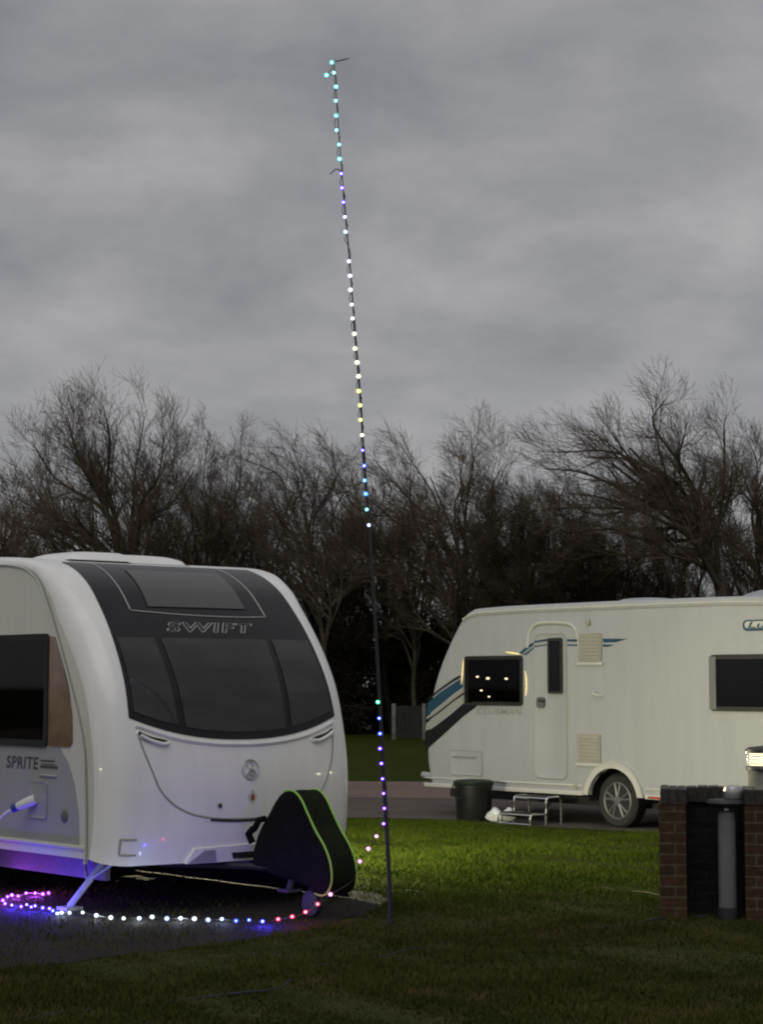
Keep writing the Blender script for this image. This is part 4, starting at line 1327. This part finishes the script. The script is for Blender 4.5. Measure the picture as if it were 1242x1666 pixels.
def sprout(P, Rr, n, lo, hi, length, spread_, up, wind, rg, k=5, jit=.25, rscale=.55):
    """side branches from every path: n each, at lo..hi of its length"""
    m, kk = P.shape[:2]
    f = lo + (hi - lo) * (np.arange(n)[None] + rg.random((m, n))) / n
    x = f * (kk - 1); i = np.minimum(x.astype(int), kk - 2); fr = (x - i)[..., None]
    rows = np.arange(m)[:, None]
    S = P[rows, i] * (1 - fr) + P[rows, i + 1] * fr
    r0 = (Rr[rows, i] * (1 - fr[..., 0]) + Rr[rows, i + 1] * fr[..., 0]) * rscale
    T = P[rows, i + 1] - P[rows, i]; T /= np.maximum(np.linalg.norm(T, axis=2), 1e-9)[..., None]
    rd = rg.normal(size=S.shape); rd -= T * (rd * T).sum(2, keepdims=True); rd /= np.maximum(np.linalg.norm(rd, axis=2), 1e-9)[..., None]
    d = T + rd * spread_ * (.6 + .8 * rg.random((m, n, 1)))
    d /= np.linalg.norm(d, axis=2)[..., None]
    L = length * (.55 + .9 * rg.random((m, n))) * (1.1 - .55 * f)
    S = S.reshape(-1, 3); d = d.reshape(-1, 3); L = L.reshape(-1); r0 = r0.reshape(-1)
    out = np.zeros((len(S), k, 3)); out[:, 0] = S
    bend = np.array([0, 0, up]) + np.array(wind)
    p = S.copy(); dd = d.copy()
    for q in range(1, k):
        dd = dd + bend * .30 + rg.normal(size=dd.shape) * jit * .5
        dd /= np.linalg.norm(dd, axis=1)[:, None]
        p = p + dd * (L / (k - 1))[:, None]; out[:, q] = p
    tt = np.linspace(0, 1, k)
    rad = np.maximum(r0[:, None] * (1 - .75 * tt[None]), .0031)
    return out, rad


def tree(name, label, cat, group, depth, base_px, fork_py, crown, wind=(0, 0, 0), up=.35, limbs=14, seed=0, trunk_r=.2, mid=None, n=(10, 7, 5), tw=1.0, dark=False, leaves=0, depth_r=.75, low=-.35):
    rg = np.random.default_rng(seed)
    cx, cy, rx, ry = crown
    sc = F_PX / depth
    cen = at(cx, cy, depth); RX, RZ = rx / sc, ry / sc; RY = RX * depth_r
    bx = at(base_px, 1190, depth)[0]
    b0 = np.array([bx, depth, 0.0])
    fk = at(crown[0] if mid is None else mid[-1][0], fork_py, depth)
    fk[0] = bx + (fk[0] - bx) * (.35 if mid is None else 1.0)
    root = empty(name, tuple(b0), 0, label, cat, group)
    tp = [b0] + ([at(q[0], q[1], depth) for q in (mid or [])[:-1]]) + [fk]
    if len(tp) == 2: tp.insert(1, (b0 + fk) / 2 + np.array([rg.normal() * .12, rg.normal() * .1, 0]))
    top = cen + np.array([wind[0] * RX * .5, 0, RZ * .42])
    tp.append(fk * .45 + top * .55 + rg.normal(size=3) * .2); tp.append(top)
    TP = catmull(tp, 5)
    kt = len(TP); zt = TP[:, 2]
    tr = trunk_r * np.clip(1 - zt / max(zt[-1], .1) * .92, .06, 1) ** .9
    # limbs aim at points spread through the upper shell of the crown
    LP, LR = [], []
    for i in range(limbs):
        ph = i * 2.39996 + rg.random() * .5
        h = low + (1.0 - low) * (i + .5) / limbs
        rr = math.sqrt(max(.05, 1 - h * h * .95)) * (.78 + .25 * rg.random())
        tg = cen + np.array([RX * rr * math.cos(ph), RY * rr * math.sin(ph), RZ * h * (.85 + .15 * rg.random())])
        tg += np.array(wind) * np.array([RX, RY, RZ]) * .25
        zs = fk[2] * (.55 + .45 * rg.random()) + max(0, (h + .1)) * .42 * (zt[-1] - fk[2])
        s0 = np.array([np.interp(zs, zt, TP[:, q]) for q in range(3)])
        d = tg - s0; Ld = np.linalg.norm(d)
        c1 = s0 + d * .33 + np.array([0, 0, .10 * Ld]) * (1 if h > -.1 else .2) + rg.normal(size=3) * .06 * Ld
        c2 = s0 + d * .68 + np.array(wind) * .05 * Ld + rg.normal(size=3) * .06 * Ld
        q = catmull([s0, c1, c2, tg], 4)
        LP.append(q)
        r0 = float(np.interp(zs, zt, tr)) * .55 + .012
        LR.append(np.linspace(r0, .012, len(q)))
    LP = np.array(LP); LR = np.array(LR)
    off = np.array(b0)
    V1, Q1 = batch_tubes(TP[None], tr[None], 9)
    V2, Q2 = batch_tubes(LP, LR, 6)
    mesh_np('trunk', np.vstack([V1, V2]) - off, np.vstack([Q1, Q2 + len(V1)]), M['barkdark' if dark else 'bark'], root, True)
    base = min(RX, RZ)
    B2, R2 = sprout(LP, LR, n[0], .22, 1.0, base * .52, .8, up * .6, wind, rg, 5, .22)
    B3, R3 = sprout(B2, R2, n[1], .15, 1.0, base * .33, .8, up, wind, rg, 4, .25)
    B4, R4 = sprout(B3, np.maximum(R3, .008), n[2], .1, 1.0, base * .20 * tw, .8, up, wind, rg, 3, .3, .7)
    parts = [batch_tubes(B2, R2, 4), batch_tubes(B3, R3, 3), batch_tubes(B4, R4, 3)]
    Vs, Qs, bs = [], [], 0
    for v, q in parts:
        Vs.append(v); Qs.append(q + bs); bs += len(v)
    mesh_np('crown', np.vstack(Vs) - off, np.vstack(Qs), M['twigdark' if dark else 'twig'], root)
    if leaves:
        src = B3.reshape(-1, 3); src = src[src[:, 2] < 3.5 + rg.normal(size=len(src)) * .4]
        idx = rg.integers(0, len(src), leaves)
        c = src[idx] + rg.normal(size=(leaves, 3)) * .16
        a = rg.normal(size=(leaves, 3)); a /= np.linalg.norm(a, axis=1)[:, None]
        b = np.cross(a, rg.normal(size=(leaves, 3))); b /= np.linalg.norm(b, axis=1)[:, None]
        s = (.03 + .045 * rg.random(leaves))[:, None]
        V = np.stack([c - a * s - b * s * .4, c + a * s * .2 - b * s * .6, c + a * s, c - a * s * .1 + b * s * .6], 1).reshape(-1, 3)
        V[:, 2] = np.maximum(V[:, 2], .01)
        mesh_np('foliage', V - off, np.arange(4 * leaves).reshape(-1, 4), M['deadleaf'], root)
    return root


GT = 'bare trees along the field hedge'
tree('bare_tree', 'tall rounded bare tree rising behind the roof of the nearest caravan', 'tree', GT, 64, 222, 925, (165, 800, 158, 158), (-.12, 0, 0), .5, 24, 1, .26, n=(12, 7, 5), low=-.75)
tree('bare_tree', 'low bare tree right of the tall rounded one, behind the roof pod', 'tree', GT, 66, 335, 960, (345, 815, 105, 125), (-.05, 0, 0), .45, 20, 2, .10, n=(12, 7, 5), low=-.75)
tree('bare_tree', 'windswept bare tree between the nearest caravan and the leaning pole', 'tree', GT, 65, 520, 960, (500, 822, 130, 112), (-.30, 0, 0), .35, 21, 3, .11, n=(10, 6, 5), low=-.75)
tree('bare_tree', 'broad windswept bare tree just right of the leaning pole', 'tree', GT, 65, 775, 985, (735, 832, 185, 138), (-.38, 0, 0), .32, 27, 4, .15, n=(10, 6, 5), low=-.75)
tree('bare_tree', 'tall leaning bare tree with thick trunk behind the far caravan roof', 'tree', GT, 61, 1192, 790, (1060, 788, 190, 142), (-.36, 0, 0), .34, 32, 5, .30, mid=[(1180, 1000), (1160, 920), (1128, 845), (1105, 790)], n=(11, 7, 4), low=-.9)
tree('bare_tree', 'bare tree at the picture edge right of the leaning trunk', 'tree', GT, 66, 1262, 960, (1250, 810, 95, 105), (-.1, 0, 0), .4, 18, 6, .16, n=(12, 7, 5), low=-.75)
tree('bare_tree', 'small bare tree left of the tall rounded one, at the picture edge', 'tree', GT, 70, 5, 990, (15, 860, 80, 95), (-.1, 0, 0), .4, 17, 7, .14, n=(12, 7, 5), low=-.75)
tree('bare_tree', 'small dense bare tree low between the pole and the far caravan roof', 'tree', GT, 68, 640, 1010, (615, 860, 100, 90), (-.3, 0, 0), .3, 18, 8, .15, n=(12, 7, 5), low=-.75, dark=True)
GB = 'hedge bushes below the bare trees'
tree('hedge_bush', 'dense dark rounded bush under the leaning tree, above the far caravan roof', 'bush', GB, 63, 880, 1050, (868, 890, 110, 95), (-.25, 0, 0), .2, 26, 9, .12, n=(13, 9, 6), dark=True, leaves=5000, low=-.8)
tree('hedge_bush', 'dark bush beside the leaning trunk, above the far caravan roof', 'bush', GB, 64, 1010, 1050, (1010, 925, 110, 80), (-.2, 0, 0), .2, 24, 10, .12, n=(13, 9, 6), dark=True, leaves=4000, low=-.8)
thorns = [(110, 890, 90, 75, 'twiggy bush just left of the tall rounded tree trunk, over the nearest caravan'), (285, 880, 95, 75, 'twiggy bush between the tall rounded tree and the low bare tree'), (420, 850, 90, 90, 'twiggy bush left of the windswept tree, above the nearest caravan front corner'),
          (545, 890, 90, 85, 'twiggy bush left of the leaning pole, in front of the hedge'), (668, 860, 85, 75, 'twiggy bush right of the leaning pole, under the broad windswept tree'), (785, 850, 90, 85, 'twiggy bush left of the dense dark rounded bush'), (955, 845, 80, 70, 'twiggy bush right of the dense dark rounded bush'), (1110, 880, 85, 75, 'twiggy bush around the lower trunk of the leaning tree'), (1225, 890, 80, 80, 'twiggy bush right of the leaning trunk, at the picture edge')]
for i, (cx, cy, rx, ry, lab) in enumerate(thorns):
    tree('hedge_bush', lab, 'bush', GB, 66.3 + (i * 5 % 4) * .6, cx + 10, 1040, (cx, cy + 12, rx, ry + 15), (-.25, 0, 0), .3, 18, 60 + i, .1, n=(10, 7, 5), low=-.9)
bushes = [(-120, 1000, 90, 130, 'dark bush hidden mostly behind the nearest caravan at the picture edge'),
          (60, 985, 110, 120, 'dark bush showing over the nearest caravan side roof'), (210, 1010, 110, 100, 'dark bush behind the roof pod of the nearest caravan'),
          (360, 1000, 110, 115, 'dark bush behind the black front panel of the nearest caravan'), (500, 1030, 110, 135, 'dark bush beside the upper right corner of the nearest caravan'),
          (610, 1060, 100, 115, 'dark bush behind the leaning pole, between the caravans'), (715, 1075, 100, 110, 'dark bush beside the sloping front of the far caravan'),
          (830, 1040, 110, 130, 'dark bush behind the front end of the far caravan roof'), (960, 1030, 110, 110, 'dark bush behind the middle of the far caravan roof'),
          (1090, 1040, 100, 90, 'dark bush left of the thick leaning trunk base'), (1215, 1040, 100, 90, 'dark bush right of the thick leaning trunk base')]
for i, (cx, cy, rx, ry, lab) in enumerate(bushes):
    tree('hedge_bush', lab, 'bush', GB, 67 + (i * 7 % 4), cx + 6, 1150, (cx, cy + 10, rx, ry + 20), (-.15, 0, 0), .25, 22, 30 + i, .1, n=(10, 7, 5), dark=True, leaves=26000, low=-.95)


# ------------------------------------------------------------------ gate in the hedge gap
def gate():
    p = gnd(641, 1203); q = gnd(690, 1203)
    root = empty('field_gate', ((p[0] + q[0]) / 2, p[1], 0), 0, 'small boarded gate between pale posts at the foot of the hedge', 'gate')
    h = (q[0] - p[0]) / 2
    for sx in (-h, h):
        m_ = MB(); m_.box((sx - .06, -.06, 0), (sx + .06, .06, 1.06)); m_.build('gate_post', M['greypost'], root, bevel=.015)
    m_ = MB()
    for k in range(6):
        a = -h + .08 + (2 * h - .16) * k / 6; m_.box((a, -.012, .06), (a + (2 * h - .16) / 6 - .012, .012, 1.0))
    m_.box((-h + .07, .013, .2), (h - .07, .05, .3)); m_.box((-h + .07, .013, .78), (h - .07, .05, .88))
    m_.build('board_panel', M['gateboard'], root)


gate()
